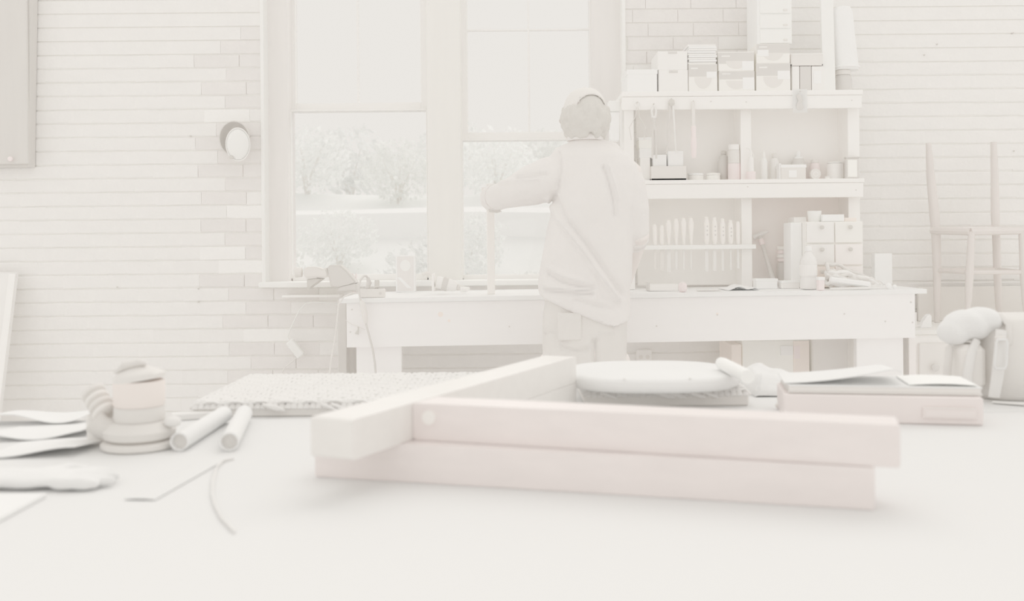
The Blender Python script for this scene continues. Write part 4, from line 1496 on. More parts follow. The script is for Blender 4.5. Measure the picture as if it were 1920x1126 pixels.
auto_smooth(MB().tube([(-.040, -.01, .03), (-.062, -.014, .04), (-.075, -.018, .052)], [.020, .020, .021], 16).build('dust_port', F_DARK, s), 50)
for i in range(4):
    c = Vector((-.062 - i * .0115, .0 + i * .012, .062 + i * .0095))
    dr = Vector((-.5, .35, .45)).normalized()
    auto_smooth(MB().tube([c - dr * .006, c - dr * .003, c + dr * .004, c + dr * .006], [.018, .022, .022, .018], 16).build('hose_rib', F_PANEL if i % 2 else F_MID, s), 50)
auto_smooth(MB().tube([(-.085, .035, .0), (-.088, .034, .04), (-.09, .034, .055)], [.022, .021, .018], 14).build('dust_canister', F_DARK2, s), 50)
auto_smooth(MB().ball((.063, -.012, .047), (.016, .014, .010), 12, 8).build('speed_dial', F_CARD, s), 60)

# ------------------------------------------------------------------ loose sheets at the left
SH = [(-40, 150, 800, 6, .010, 'topmost curled sandpaper sheet behind the sander at far left', F_PAPER, 0),
      (-40, 150, 830, 5, .008, 'middle curled sandpaper sheet left of the sander', F_PAPER, 1),
      (-40, 140, 862, 4, .007, 'nearest curled sandpaper sheet at the far left edge', F_PAPER, 2)]
for x0, x1, y, k, amp, lb, m, i in SH:
    a, b_ = toz(x0, y, TZ), toz(x1, y - 6, TZ)
    t = MB().sheet(lambda u, v: (a.x + (b_.x - a.x) * u + .01 * v, a.y + (b_.y - a.y) * u + .13 * v,
                                 TZ + .0045 + amp * (1 + math.sin(u * k + i * 2 + v * 1.5)) * (.35 + .65 * (1 - v)) + .004 * (u > 2) + (2 - i) * .0),
                   22, 6, .0025)
    o = auto_smooth(t.build('sandpaper_sheet', m), 60)
    o.location.z = 0
    tag(o, lb, 'sandpaper')
# dark strip sheet under them
a, b_ = toz(-40, 792, TZ), toz(170, 790, TZ)
# lumpy glove-like cloth
c = toz(95, 912, TZ)
g = thing('work_glove', 'limp pale work glove lying near the front left of the table', 'glove', (c.x, c.y, TZ))
gm = MB()
gm.loft([[Vector((x, y0 + ry * math.cos(a_), .013 + rz * math.sin(a_))) for a_ in [2 * PI * i / 16 for i in range(16)]]
         for x, ry, rz, y0 in ((-.13, .030, .012, 0), (-.09, .036, .013, 0), (-.04, .040, .013, .002), (.0, .040, .012, .003), (.03, .036, .011, .003))])
for q, (yy, L) in enumerate(((-.030, .055), (-.010, .07), (.012, .066), (.032, .05))):
    gm.tube([(.015, yy * .8, .012), (.04, yy, .012), (.03 + L * .6, yy * 1.1 + .004, .011), (.03 + L, yy * 1.15 + .008, .010)], [.010, .0105, .010, .006], 10)
gm.tube([(-.02, .03, .012), (.0, .058, .012), (.025, .072, .011)], [.012, .011, .007], 10)
o = gm.build('glove_body', F_CLOTH, g)
remesh(o, .004, 5, lambda co, n: .002 * noise.noise(co * 40))
MB().lathe([(.0385, 0), (.040, .002), (.040, .02), (.0385, .022)], 20, M=Matrix.Translation((-.137, 0, .0135)) @ Matrix.Diagonal((1, .82, .34, 1)) @ Matrix.Rotation(PI / 2, 4, 'Y')).build('cuff_band', F_CARD, g)
# paper pad corner at bottom left
a = toz(88, 932, TZ)
o = MB().span(a.x - .4, a.x, a.y - .2, a.y, TZ + .0005, TZ + .007, ch=.001).build('paper_pad', F_PAPER)
o.location = (0, 0, 0)
tag(o, 'flat white paper pad at the bottom left corner of the table', 'papers')

# cardboard tubes
def ptube(label, p0, p1, r):
    p0, p1 = Vector(p0), Vector(p1)
    ax = (p1 - p0)
    L = ax.length
    t = thing('cardboard_tube', label, 'tube', p0)
    q = ax.to_track_quat('Z', 'Y').to_matrix().to_4x4()
    auto_smooth(MB().lathe([(r, 0), (r, L), (r * .82, L), (r * .82, 0), (r, 0)], 22, M=q, caps=False).build('wall', F_PAPER, t), 40)
    MB().lathe([(r * .815, .012), (r * .815, .016)], 20, M=q).build('inner_shade', F_DARK2, t)  # dark disc standing in for the shade inside the open tube


r = .0165
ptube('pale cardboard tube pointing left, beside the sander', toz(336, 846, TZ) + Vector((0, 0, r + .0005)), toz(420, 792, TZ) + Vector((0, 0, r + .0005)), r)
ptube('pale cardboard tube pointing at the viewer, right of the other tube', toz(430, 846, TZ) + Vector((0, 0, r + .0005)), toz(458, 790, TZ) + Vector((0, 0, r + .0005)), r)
# long folded paper strip and thin cord
a0, a1 = toz(400, 862, TZ), toz(262, 938, TZ)
dv_ = (a1 - a0).normalized()
nv_ = Vector((-dv_.y, dv_.x, 0))
o = MB().sheet(lambda u, v: a0 + (a1 - a0) * u + nv_ * (.045 * (v - .5)) + Vector((0, 0, .0022 + .0012 * math.sin(v * PI))), 8, 6, .0012)
o = auto_smooth(o.build('paper_strip', M_TABLE), 60)
tag(o, 'long white paper strip lying in front of the cardboard tubes', 'paper')
o = MB().tube([toz(x, y, TZ) + Vector((0, 0, .0028)) for x, y in ((438, 862), (418, 866), (405, 880), (399, 905), (398, 930), (403, 950), (416, 975), (440, 1000))], .0022, 7)
o = auto_smooth(o.build('thin_cord', F_CARD), 70)
tag(o, 'thin pale cord curving on the white table right of paper strip', 'cord')
# thin board behind the tubes
a, b_ = toz(322, 790, TZ), toz(432, 782, TZ)
o = MB().span(0, (b_ - a).length, 0, .03, .0005, .014, ch=.002).build('wood_strip', F_CARD)
o.location = (a.x, a.y, TZ)
o.rotation_euler = (0, 0, math.atan2(b_.y - a.y, b_.x - a.x))
tag(o, 'short pale wood strip behind the cardboard tubes at the table back', 'strip')


# ------------------------------------------------------------------ woven seats
def woven_seat(label, x0, x1, y0, y1, z0, z1, mf, mc, pitch=.013, fringe=True, rot=0.0):
    cx, cy = (x0 + x1) / 2, (y0 + y1) / 2
    t = thing('woven_seat', label, 'seat', (cx, cy, z0), rot)
    w2, d2 = (x1 - x0) / 2, (y1 - y0) / 2
    h = z1 - z0 - .006
    for sy in (-1, 1):
        MB().span(-w2, w2, sy * d2 - (.03 if sy > 0 else 0), sy * d2 + (.03 if sy < 0 else 0), 0, h, ch=.003).build('rail', mf, t)
    for sx in (-1, 1):
        MB().span(sx * w2 - (.03 if sx > 0 else 0), sx * w2 + (.03 if sx < 0 else 0), -d2 + .0305, d2 - .0305, 0, h, ch=.003).build('rail', mf, t)
    nx, ny = int(2 * w2 / pitch), int(2 * d2 / pitch)
    cm = MB()
    rr = pitch * .50
    for j in range(ny):
        y = -d2 + (j + .5) * 2 * d2 / ny
        pts = [(-w2 - .004, y, h - .006)]
        for i in range(nx):
            x = -w2 + (i + .5) * 2 * w2 / nx
            pts.append((x + random.uniform(-.001, .001), y + random.uniform(-.0015, .0015), h + .005 + (.0020 if ((i + j) // 2) % 2 else -.0018)))
        pts.append((w2 + .004, y, h - .006))
        cm.tube(pts, rr, 5, flat=.6)
    for i in range(nx):
        x = -w2 + (i + .5) * 2 * w2 / nx
        pts = [(x, -d2 - .003, h - .007)]
        for j in range(ny):
            y = -d2 + (j + .5) * 2 * d2 / ny
            pts.append((x + random.uniform(-.001, .001), y, h + .005 + (-.0018 if ((i + j) // 2) % 2 else .0020)))
        pts.append((x, d2 + .003, h - .007))
        cm.tube(pts, rr, 5, flat=.6)
    o = auto_smooth(cm.build('cord_weave', mc, t), 70)
    o['kind'] = 'stuff'
    if fringe:
        for k in range(9):
            x = random.uniform(-w2 * .9, w2 * .6)
            MB().tube([(x, -d2 - .001, h + .002), (x + .012, -d2 - .008, h - .001), (x + .026, -d2 - .010, h - .006), (x + .034, -d2 - .009, h - .010)], [.004, .004, .0035, .002], 6).build('cord_end', mc, t)
    return t


woven_seat('wide woven cord seat lying on the table behind the tubes', -.675, -.05, 2.055, 2.50, TZ + .0005, TZ + .030, F_DARK2, F_CORD)
xa, xb = at(1080, 750, 2.14).x, at(1404, 750, 2.14).x
woven_seat('woven cord seat lying beneath the rounded wooden seat', xa + .02, xb, 2.14, 2.47, TZ + .0005, TZ + .036, F_PANEL, F_CORD)

# rounded wooden seat on top
xa, xb = at(1066, 730, 2.08).x, at(1408, 730, 2.08).x
z0_ = TZ + .0425
t = thing('stool_blank', 'smooth rounded wooden chair seat blank lying on a woven seat', 'seat blank', ((xa + xb) / 2, 2.215, z0_))
w2, d2 = (xb - xa) / 2, .175


def superell(k, z, n=56, e_=2.6):
    out = []
    for i in range(n):
        a_ = 2 * PI * i / n
        ca, sa = math.cos(a_), math.sin(a_)
        out.append(Vector(((w2 - k) * math.copysign(abs(ca) ** (2 / e_), ca), (d2 - k) * math.copysign(abs(sa) ** (2 / e_), sa), z)))
    return out


sb = auto_smooth(MB().loft([superell(.012, 0), superell(.003, .005), superell(0, .014), superell(.001, .022), superell(.006, .028), superell(.016, .031)]).build('seat_board', F_PAPER, t), 50)
for px in (1172, 1296):
    p = at(px, 726, 2.04)
    MB().lathe([(.003, 0), (.003, .0012)], 8, (p.x - (xa + xb) / 2, -d2 * .93, .0306)).build('screw_hole', F_DARK2, sb)
zt_ = z0_ + .031
rr = .0145
a, b_ = toz(1402, 706, zt_ + rr), toz(1352, 680, zt_ + rr)
o = auto_smooth(MB().tube([a, a.lerp(b_, .1), a.lerp(b_, .9), b_, b_ + (b_ - a).normalized() * .008], [rr * .97, rr, rr, rr * .9, rr * .4], 16).build('dowel', M_WHITE), 50)
tag(o, 'thick white dowel with rounded end lying on the wooden seat', 'dowel')
# white cloth right of the seat
a, b_ = at(1412, 720, 2.28), at(1532, 720, 2.28)


def cloth(u, v):
    x = a.x + (b_.x - a.x) * u
    y = 2.26 + .25 * v
    e_ = min(1, 5 * u, 5 * (1 - u) + .1, 5 * v + .05, 5 * (1 - v) + .3)
    return (x, y, TZ + .006 + e_ * (.046 + .012 * noise.noise(Vector((u * 4, v * 4, 3))) + .006 * math.sin(9 * u + 5 * v)) * (1 - .35 * u))


o = auto_smooth(MB().sheet(cloth, 26, 20, .005).build('folded_cloth', F_CLOTH), 70)
tag(o, 'crumpled white cloth between the rounded seat and the papers', 'cloth')
# cord scrap with ragged ends
c = toz(1446, 752, TZ)
t = thing('cord_scrap', 'small ragged bundle of pale cord beside the pink box', 'cord', (c.x, 2.10, TZ + .001))
for k in range(7):
    a0_ = random.uniform(0, 6.28)
    MB().tube([(random.uniform(-.03, .0), random.uniform(-.02, .02), .006), (random.uniform(-.01, .01), random.uniform(-.015, .015), random.uniform(.010, .026)), (random.uniform(.01, .035), random.uniform(-.02, .02), .006)], .0045, 6).build('strand', F_CARD if k % 2 else F_MID, t)

# ------------------------------------------------------------------ pink box, magazines and papers
fr, fl = toz(1846, 799, TZ), toz(1470, 790, TZ)
dv_ = xy(fr - fl)
L = dv_.length
rot = math.atan2(dv_.y, dv_.x)
bx_ = thing('flat_box', 'flat dusty pink box with a label frame at the right of the table', 'box', (fl.x, fl.y, TZ + .0005), rot)
MB().span(0, L, .004, .17, 0, .054, ch=.003).build('body', F_PINK, bx_)
x0, x1 = L * .70, L * .965
MB().span(x0, x1, 0, .0035, .012, .034, ch=.001).build('label_frame', F_PINK, bx_)
MB().span(x0 + .004, x1 - .004, -.0012, -.0002, .016, .030).build('label_card', F_PINK, bx_)
MB().span(x0 + .002, x1 - .002, -.0006, .0001, .032, .034).build('frame_lip', F_MID, bx_)
zb = TZ + .0005 + .0545
n_ = Vector((-math.sin(rot), math.cos(rot), 0))
d_ = Vector((math.cos(rot), math.sin(rot), 0))
t = thing('magazine', 'thick magazine with a dark cover edge on the pink box', 'magazine', fl + d_ * .01 + Vector((0, 0, .0555)), rot + .02)
MB().span(.0, L * .98, .012, .165, 0, .004, ch=.001).build('back_cover', F_DARK2, t)
MB().span(.002, L * .975, .014, .163, .0042, .013).build('pages', F_MID, t)
MB().span(.0, L * .98, .012, .165, .0132, .0165, ch=.001).build('front_cover', F_PAPER, t)
t0 = fl + d_ * .01 + Vector((0, 0, .0555 + .0172))
o = MB().sheet(lambda u, v: t0 + d_ * (L * (-.02 + .60 * u)) + n_ * (.02 + .15 * v) + Vector((0, 0, .003 + .034 * u ** 1.6 * (1 - .3 * v) * (1 - max(0, u - .93) * 4))), 20, 6, .0025)
o = auto_smooth(o.build('paper_sheet', F_PAPER), 60)
tag(o, 'large curling white paper sheet on top of the magazine', 'paper')
o = MB().sheet(lambda u, v: t0 + d_ * (L * (.62 + .34 * u)) + n_ * (.025 + .13 * v) + Vector((0, 0, .0022 + .003 * math.sin(u * 3))), 10, 5, .0015)
o = auto_smooth(o.build('paper_sheet', M_WHITE), 60)
tag(o, 'smaller flat white paper right of the curling sheet on the magazine', 'paper')

# ------------------------------------------------------------------ tool bag at the right
xb0 = at(1858, 760, 2.16).x
t = thing('tool_bag', 'dark canvas tool bag with pale straps at the right edge', 'bag', (xb0, 2.16, TZ + .0005))
H_ = .185
rings = []
for z, k in ((0, .010), (.012, 0), (.08, -.004), (.15, .004), (.175, .016), (H_, .04)):
    rings.append([Vector((.16 + (.16 - k) * math.copysign(abs(math.cos(a_)) ** .45, math.cos(a_)), .11 + (.11 - k) * math.copysign(abs(math.sin(a_)) ** .45, math.sin(a_)), z)) for a_ in [2 * PI * i / 40 for i in range(40)]])
auto_smooth(MB().loft(rings).build('body', F_BAG, t), 50)
# side pocket facing left with straps
MB().box((-.030, .045, .075), (.055, .075, .10), ch=.012).build('side_pocket', F_MID, t)
auto_smooth(MB().tube([(-.074, .05, .02), (-.078, .04, .07), (-.070, .045, .115), (-.066, .05, .12)], [.008, .010, .009, .005], 10, flat=.6).build('side_strap', F_DARK2, t), 60)
auto_smooth(MB().tube([(-.045, .004, .02), (-.050, .002, .06), (-.040, .006, .105), (-.02, .02, .135)], [.010, .011, .011, .009], 10, flat=.5).build('side_strap', F_CARD, t), 60)
auto_smooth(MB().tube([(.004, -.006, .012), (.008, -.014, .06), (.012, -.016, .10), (.02, -.008, .16)], [.013, .014, .014, .012], 10, flat=.35).build('front_strap', F_CARD, t), 60)
z0b, z1b = .078, .140
bk = [(-.006, -.028, z0b), (.020, -.028, z0b - .001), (.024, -.028, z1b), (.0, -.028, z1b + .001)]
pts = []
for i in range(4):
    p, q = Vector(bk[i]), Vector(bk[(i + 1) % 4])
    for k in range(5):
        pts.append(p.lerp(q, .12 + .76 * k / 4))
auto_smooth(MB().tube(pts, .0028, 8, closed=True).build('buckle', F_PAPER, t), 60)
MB().box((.012, -.020, z1b + .002), (.022, .014, .012), ch=.003).build('buckle_tab', F_DARK2, t)
auto_smooth(MB().tube([(-.004, -.016, .003), (.03, -.04, .0035), (.08, -.07, .0035), (.16, -.10, .0035)], [.008, .010, .010, .010], 10, flat=.3).build('loose_strap', F_CARD, t), 60)
# pale cloth bundle over the bag's corner
c = at(1838, 648, 2.16)
cl_off = Vector((c.x - xb0, .06, 0))
cm = MB()
cm.ball(cl_off + Vector((0, 0, .165)), (.052, .06, .036), 20, 14)
cm.ball(cl_off + Vector((.03, .0, .176)), (.045, .055, .030), 20, 14)
cm.ball(cl_off + Vector((-.03, .0, .150)), (.035, .05, .030), 18, 12)
o = cm.build('rolled_cover', F_CLOTH, t)
remesh(o, .005, 4, lambda co, n: .003 * math.sin(co.x * 120 + co.z * 60) * max(0, -n.y) + .002 * noise.noise(co * 30))
auto_smooth(MB().tube([cl_off + Vector(q) for q in ((.058, -.03, .19), (.068, -.05, .17), (.066, -.055, .13), (.05, -.05, .118))], [.008, .009, .009, .006], 10, flat=.6).build('tie', F_DARK2, t), 60)

# ================================================================== PERSON
D0 = 3.68


def P_(px, py, dd=0.0):
    return at(px, py, D0 + dd)


person = thing('person', 'person in loose grey work shirt and cap seen from behind at the bench', 'person', (P_(1098, 700).x, D0, 0))
PO = Vector(person.location)


def ring_px(py, xl, xr, dep, n=36, dd=0.0, e_=2.3, pyfn=None):
    out = []
    a0_, b0_ = P_(xl, py), P_(xr, py)
    cx_, rx_ = (a0_.x + b0_.x) / 2, (b0_.x - a0_.x) / 2
    for i in range(n):
        a_ = 2 * PI * i / n
        ca, sa = math.cos(a_), math.sin(a_)
        x = cx_ + rx_ * math.copysign(abs(ca) ** (2 / e_), ca)
        y = D0 + dd + dep * math.copysign(abs(sa) ** (2 / e_), sa)
        z = (a0_.z + b0_.z) / 2
        if pyfn:
            pxx = xl + (xr - xl) * (x - a0_.x) / (b0_.x - a0_.x)
            z = P_(pxx, pyfn(pxx)).z
        out.append(Vector((x, y, z)) - PO)
    return out


def limb(mb, pts, rad, n=14):
    pts = [Vector(p) - PO for p in pts]
    # rounded ends
    d0_ = (pts[0] - pts[1]).normalized()
    d1_ = (pts[-1] - pts[-2]).normalized()
    pts = [pts[0] + d0_ * rad[0] * .6] + pts + [pts[-1] + d1_ * rad[-1] * .6]
    rad = [rad[0] * .55] + list(rad) + [rad[-1] * .55]
    mb.tube(pts, rad, n)


TORSO = [(261, 1072, 1122, .050, .01), (270, 1063, 1138, .064, .005), (280, 1050, 1160, .082, 0), (292, 1041, 1180, .098, 0), (312, 1040, 1190, .112, 0),
         (345, 1043, 1194, .122, 0), (385, 1037, 1191, .126, 0), (425, 1026, 1187, .126, 0), (465, 1019, 1186, .126, 0), (500, 1013, 1185, .130, 0), (528, 1008, 1183, .134, 0), (542, 1009, 1181, .132, 0)]
HEM = [(1000, 546), (1020, 557), (1050, 570), (1085, 585), (1120, 599), (1146, 610), (1156, 611), (1168, 604), (1185, 594)]


def hem(px):
    for (x0, y0), (x1, y1) in zip(HEM, HEM[1:]):
        if px <= x1:
            return y0 + (y1 - y0) * max(0, (px - x0)) / (x1 - x0)
    return HEM[-1][1]


# --- left arm (on the left in the picture) reaches forward to the batten
L_SH, L_EL, L_WR = P_(1062, 318, .0), P_(985, 352, .10), P_(926, 368, .40)
R_SH, R_EL, R_WR = P_(1178, 318, .0), P_(1197, 440, -.01), P_(1170, 535, .32)

# body: one continuous surface
bm_ = MB()
bm_.loft([ring_px(y, xl + 10, xr - 10, dp * .86, 24, dd) for y, xl, xr, dp, dd in TORSO] + [ring_px(600, 1026, 1168, .11, 24), ring_px(660, 1028, 1166, .11, 24), ring_px(690, 1034, 1160, .10, 24)])
neck0, neck1 = P_(1097, 272, .01), P_(1096, 236, .02)
limb(bm_, [neck0, neck1], [.058, .054])
HC = P_(1096, 217, .02)
fw = Matrix.Rotation(math.radians(15), 4, 'Z')
hl = HC - PO
TH = Matrix.Translation(hl) @ fw


def hp_(x, y, z):
    return TH @ Vector((x, y, z))


bm_.ball(hl, (.072, .090, .098), 24, 18, fw)
bm_.ball(hp_(0, .030, -.050), (.052, .058, .056), 18, 12, fw)                     # jaw
bm_.ball(hp_(0, .098, -.018), (.012, .018, .016), 10, 8, fw)                      # nose tip
bm_.tube([hp_(0, .085, .012), hp_(0, .098, -.012)], [.008, .011], 10)            # nose bridge
bm_.tube([hp_(-.022, .082, -.052), hp_(0, .092, -.052), hp_(.022, .082, -.052)], [.004, .008, .004], 8)   # lips
for sx in (-1, 1):
    bm_.ball(hp_(sx * .030, .076, .016), (.014, .010, .008), 10, 8, fw)           # brow
    bm_.ball(hp_(sx * .074, -.004, -.008), (.009, .018, .030), 12, 10, fw)        # ears
limb(bm_, [L_SH, L_EL, L_WR], [.052, .042, .027])
limb(bm_, [R_SH, R_EL, R_WR], [.050, .042, .027])
for sx, x_ in ((-1, 1052), (1, 1142)):
    hipc = P_(x_, 672)
    knee = Vector((hipc.x + sx * .015, D0 + .02, .50))
    ank = Vector((hipc.x + sx * .02, D0 - .01, .09))
    limb(bm_, [hipc, knee, ank], [.080, .056, .040])
    limb(bm_, [ank - Vector((0, .03, .04)), ank + Vector((0, .13, -.05))], [.036, .032])
# left hand closes on the batten: palm + four fingers + thumb
bt = Vector((pb.x, 4.17, 0))
hz_ = L_WR.z + .004
palm = Vector((bt.x + .010, 4.17 - .040, hz_))
limb(bm_, [L_WR, palm + Vector((.006, -.012, 0))], [.026, .027])
limb(bm_, [palm + Vector((0, 0, .028)), palm + Vector((0, 0, -.028))], [.022, .021])
for k, (dz, L_) in enumerate(((.033, .9), (.012, 1.0), (-.010, .96), (-.031, .8))):
    z = hz_ + dz
    limb(bm_, [Vector((bt.x - .012, 4.17 - .034, z)), Vector((bt.x - .030, 4.17 - .018, z)), Vector((bt.x - .032, 4.17 + .010, z - .002)), Vector((bt.x - .012 * L_, 4.17 + .025, z - .004))], [.0095, .0092, .0088, .0078], 8)
limb(bm_, [Vector((bt.x + .018, 4.17 - .034, hz_ + .02)), Vector((bt.x + .032, 4.17 - .012, hz_ + .034)), Vector((bt.x + .022, 4.17 + .018, hz_ + .040))], [.012, .0105, .0085], 8)
# right hand rests on the bench
hb0 = Vector((R_WR.x - .008, 4.06, bz(R_WR.x) + .026))
limb(bm_, [R_WR, hb0], [.027, .024])
limb(bm_, [hb0 + Vector((-.026, .03, 0)), hb0 + Vector((.026, .034, 0))], [.018, .018])
for k, (dx, L_) in enumerate(((-.033, .050), (-.011, .066), (.012, .060), (.034, .044))):
    limb(bm_, [hb0 + Vector((dx, .040, .0)), hb0 + Vector((dx * 1.08, .040 + L_ * .55, .002)), hb0 + Vector((dx * 1.1, .040 + L_, -.014))], [.0095, .009, .0075], 8)
limb(bm_, [hb0 + Vector((-.026, .012, 0)), hb0 + Vector((-.050, .034, -.004)), hb0 + Vector((-.052, .060, -.012))], [.012, .0105, .0085], 8)
body = bm_.build('body', M_SKIN, person)
remesh(body, .0062, 4)

# trousers
tm_ = MB()
tm_.loft([ring_px(y, xl, xr, dp, 32) for y, xl, xr, dp in ((520, 1030, 1170, .11), (550, 1023, 1175, .118), (585, 1018, 1176, .124), (625, 1016, 1176, .128), (655, 1017, 1175, .126), (690, 1020, 1173, .12), (715, 1026, 1168, .11))])
for sx, x_ in ((-1, 1055), (1, 1138)):
    hipc = P_(x_, 676)
    kn = Vector((hipc.x + sx * .015, D0 + .01, .50))
    an_ = Vector((hipc.x + sx * .02, D0 - .01, .06))
    limb(tm_, [hipc, hipc.lerp(kn, .5), kn, an_], [.088, .086, .074, .066])
tr_ = tm_.build('trousers', M_TROUSER, person)


def crease(segs):
    def fn(co, n):
        if n.y > .35:
            return 0
        wp = co + PO
        u, v = wp.x * F / wp.y, (CAMZ - wp.z) * F / wp.y
        c_, s_ = math.cos(ROLL), math.sin(ROLL)
        px, py = HX + u * c_ + v * s_, HY - u * s_ + v * c_
        out = .0012 * noise.noise(co * 22) + .002 * noise.noise(co * 9)
        for pts, wd, amp in segs:
            best = 1e9
            tt = 0
            for (x0, y0), (x1, y1) in zip(pts, pts[1:]):
                dx, dy = x1 - x0, y1 - y0
                q = max(0, min(1, ((px - x0) * dx + (py - y0) * dy) / (dx * dx + dy * dy)))
                ex, ey = px - x0 - q * dx, py - y0 - q * dy
                dd = math.hypot(ex, ey)
                if dd < best:
                    best = dd
            out += 1.5 * amp * math.exp(-(best / wd) ** 2)
        return out
    return fn


remesh(tr_, .008, 5, crease([([(1055, 650), (1075, 658), (1100, 655)], 4, -.006), ([(1115, 640), (1118, 700)], 5, -.012), ([(1050, 590), (1052, 640)], 3, .004),
                             ([(1125, 625), (1150, 622)], 4, .004), ([(1020, 625), (1040, 622)], 3, -.004)]))
MB().box(P_(1068, 612, -.126) - PO, (.085, .010, .10), ch=.0035).build('back_pocket', M_TROUSER, tr_)

# shirt
sm_ = MB()
sm_.loft([ring_px(y, xl, xr, dp, 36, dd) for y, xl, xr, dp, dd in TORSO] + [ring_px(570, 1010, 1181, .133, 36, 0, 2.3, lambda px: .5 * (hem(px) + 544)), ring_px(590, 1012, 1181, .134, 36, 0, 2.3, hem)])
limb(sm_, [P_(1072, 322, .0), P_(1030, 334, .02), P_(998, 347, .06), P_(958, 362, .17), P_(932, 369, .33)], [.074, .082, .080, .058, .054])
limb(sm_, [P_(1168, 322, .0), P_(1180, 350, -.01), P_(1190, 395, -.02), P_(1192, 432, -.01), P_(1188, 452, .04)], [.070, .064, .056, .052, .050])
limb(sm_, [P_(1050, 300, 0), P_(1100, 280, 0), P_(1150, 292, 0)], [.050, .055, .052])
shirt = sm_.build('shirt', M_SHIRT, person)
remesh(shirt, .0068, 7, crease([
    ([(1030, 374), (1050, 415), (1085, 460), (1120, 510), (1158, 560)], 6, .009),
    ([(1040, 372), (1062, 412), (1098, 456), (1134, 506), (1166, 552)], 6, -.008),
    ([(1132, 312), (1142, 340), (1150, 372), (1153, 402)], 4, -.007),
    ([(1140, 312), (1150, 340), (1158, 372)], 4, .004),
    ([(1028, 514), (1050, 528), (1080, 536), (1110, 540)], 5, -.008),
    ([(1030, 504), (1056, 519), (1090, 528)], 5, .006),
    ([(1022, 545), (1060, 549), (1108, 551)], 4, -.007),
    ([(1022, 538), (1060, 542), (1110, 545)], 4, .005),
    ([(1080, 562), (1120, 574), (1150, 580)], 5, -.006),
    ([(1048, 285), (1052, 320), (1046, 355), (1032, 378)], 3, -.005),
    ([(968, 334), (1000, 330), (1024, 326)], 4, -.006),
    ([(940, 342), (980, 336), (1010, 336)], 4, .004),
    ([(1196, 300), (1206, 350), (1208, 400)], 4, -.004),
    ([(1120, 520), (1128, 560), (1160, 575)], 6, -.004),
    ([(1022, 557), (1085, 587), (1150, 612)], 3, .004)]))
# seams found on the shirt's surface
from mathutils.bvhtree import BVHTree
bv = BVHTree.FromPolygons([v.co + PO for v in shirt.data.vertices], [list(p.vertices) for p in shirt.data.polygons])


def on_shirt(px, py):
    o_ = Vector((0, 0, CAMZ))
    dr = (at(px, py, 3.0) - o_).normalized()
    h = bv.ray_cast(o_, dr)
    return None if h[0] is None else h[0] - dr * .0008


def seam(name, pts, r_, m, n=20):
    out = []
    for k in range(n + 1):
        t_ = k / n * (len(pts) - 1)
        i = min(int(t_), len(pts) - 2)
        f = t_ - i
        q = on_shirt(pts[i][0] + (pts[i + 1][0] - pts[i][0]) * f, pts[i][1] + (pts[i + 1][1] - pts[i][1]) * f)
        if q is not None and (not out or (q - out[-1]).length < .08):
            out.append(q - PO)
    if len(out) > 2:
        auto_smooth(MB().tube(out, r_, 6).build(name, m, shirt), 70)


seam('yoke_seam', [(1052, 291), (1080, 293), (1110, 293), (1140, 300), (1180, 306)], .0016, M_SEAM)
seam('armhole_seam', [(1042, 283), (1049, 310), (1048, 340), (1040, 362), (1030, 376)], .0016, M_SEAM)
seam('hem_stitching', [(1022, 554), (1050, 566), (1085, 581), (1120, 595), (1146, 606), (1156, 607), (1170, 600)], .0018, M_CARD)
# collar
cm = MB()
rg = []
for z, k in ((0, 1.12), (.012, 1.16), (.026, 1.10), (.034, 1.02)):
    rg.append([Vector((.062 * k * math.cos(a_), .062 * k * math.sin(a_), z)) + (P_(1097, 264, .012) - PO) for a_ in [2 * PI * i / 28 for i in range(28)]])
auto_smooth(cm.loft(rg).build('collar', M_SHIRT, shirt), 60)
# left cuff, flat dark pieces painting the shade in its opening, right rolled cuff
cd_ = (L_WR - L_EL).normalized()
ct = P_(932, 369, .33)
auto_smooth(MB().tube([ct - PO, ct + cd_ * .03 - PO, ct + cd_ * .055 - PO], [.056, .057, .054], 22).build('cuff', M_SHIRT, shirt), 60)
auto_smooth(MB().tube([ct + cd_ * .0555 - PO, ct + cd_ * .059 - PO], [.050, .046], 22).build('cuff_shade', M_DARK2, shirt), 60)
auto_smooth(px_prism([(915, 380), (921, 380), (930, 389), (941, 396), (931, 399), (917, 397)], D0 + .33, .02).build('cuff_gap_shade', M_DARK2, shirt), 40).location = -PO
rc = P_(1191, 440, .0)
rcd = (P_(1180, 470, .10) - rc).normalized()
for k in range(3):
    c = rc + rcd * (.012 + .014 * k)
    auto_smooth(MB().tube([c - rcd * .008 - PO, c - PO, c + rcd * .008 - PO], [.052 - k * .001, .0555 - k * .001, .052 - k * .001], 20).build('cuff_fold', M_SHIRT if k != 1 else M_SEAM, shirt), 60)

# shoes
for sx, x_ in ((-1, 1052), (1, 1142)):
    hx_ = P_(x_, 672).x + sx * .02
    b0 = Vector((hx_, D0, 0)) - PO
    sho = MB()
    sho.loft([[b0 + Vector((rx_ * math.cos(a_), yc + ry_ * math.sin(a_), z)) for a_ in [2 * PI * i / 20 for i in range(20)]]
              for z, rx_, ry_, yc in ((.002, .048, .14, .04), (.02, .050, .142, .04), (.045, .047, .13, .035), (.075, .043, .075, -.005), (.11, .046, .055, -.015))])
    so = auto_smooth(sho.build('shoe', M_DARK2, person), 60)

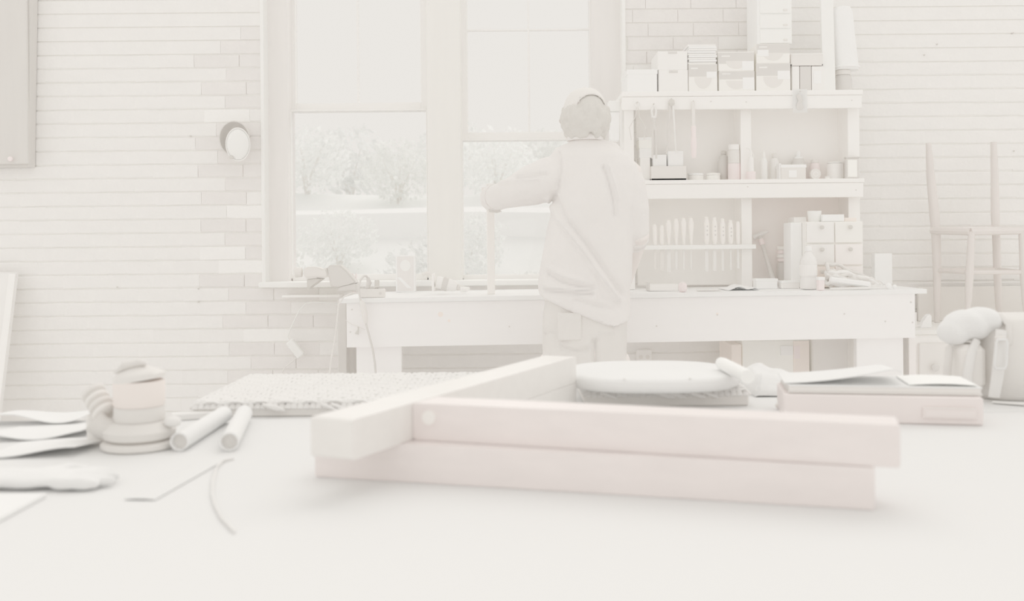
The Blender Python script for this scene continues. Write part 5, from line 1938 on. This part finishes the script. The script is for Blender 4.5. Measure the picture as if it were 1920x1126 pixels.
# hair: curls below the cap
hm = MB()
hm.ball(hp_(0, -.022, -.012), (.078, .076, .070), 20, 14, fw)
hm.ball(hp_(0, -.006, .022), (.0755, .094, .076), 22, 16, fw)
rs = random.Random(5)
for k in range(230):
    az = rs.uniform(-2.1, 2.1)
    zz = rs.uniform(-.074, .026)
    fall = math.sqrt(max(.05, 1 - (zz / .105) ** 2))
    r_ = rs.uniform(.008, .017)
    q = hp_(math.sin(az) * .082 * fall, -.014 - math.cos(az) * .090 * fall, zz - .006)
    hm.ball(q, (r_, r_, r_ * 1.3), 8, 6)
hair = hm.build('hair', M_HAIR, person)
remesh(hair, .0052, 2)

# cap with an arched gap and strap at the back
capm = MB()
NA, NP = 48, 14
cz = .006
grid = {}
vs, fs = [], []
for s_ in (0, 1):
    for j in range(NP + 1):
        ph = j / NP * PI / 2
        for i in range(NA):
            az = 2 * PI * i / NA
            k = 1.0 - .03 * s_
            vs.append(hp_(math.sin(az) * .0815 * math.cos(ph) ** .8 * k, -.004 - math.cos(az) * .101 * math.cos(ph) ** .8 * k, cz + math.sin(ph) * .098 * k))
gap = lambda i, j: (((i + .5) if i < NA / 2 else (i + .5) - NA) / 6.2) ** 2 + ((j + .5 - .8) / 5.4) ** 2 < 1 and j > 0
S1 = NA * (NP + 1)
for j in range(NP):
    for i in range(NA):
        if gap(i, j):
            continue
        q = (i + 1) % NA
        a_ = (j * NA + i, j * NA + q, (j + 1) * NA + q, (j + 1) * NA + i)
        fs.append(a_)
        fs.append(tuple(S1 + x for x in reversed(a_)))
capm.add(vs, fs)
cap = auto_smooth(capm.build('cap', M_CAP, person), 70)
rim = [hp_(math.sin(az) * .0825, -.004 - math.cos(az) * .102, cz + .002) for az in [2 * PI * i / 40 for i in range(40)]]
auto_smooth(MB().tube(rim, .0042, 8, closed=True).build('cap_band', M_CAP, cap), 70)
arch = []
for k in range(15):
    a_ = PI * k / 14
    i_ = math.cos(a_) * 6.3
    j_ = .8 + math.sin(a_) * 5.5
    az, ph = 2 * PI * i_ / NA, j_ / NP * PI / 2
    arch.append(hp_(math.sin(az) * .0825 * math.cos(ph) ** .8, -.004 - math.cos(az) * .102 * math.cos(ph) ** .8, cz + math.sin(ph) * .099))
auto_smooth(MB().tube(arch, .003, 8).build('gap_binding', M_MID, cap), 70)
auto_smooth(MB().ball(hp_(0, 0, cz + .098), .006, 10, 8).build('cap_button', M_CAP, cap), 70)
br_ = MB()
br_.sheet(lambda u, v: hp_((u - .5) * .15 * (1 - .25 * v * v), .075 + .085 * v * (1 - (2 * u - 1) ** 2 * .55), cz + .004 - .012 * v + -.014 * (2 * u - 1) ** 2), 12, 6, .003)
auto_smooth(br_.build('brim', M_CAP, cap), 60)
# hair under the gap so the crown reads dark through it
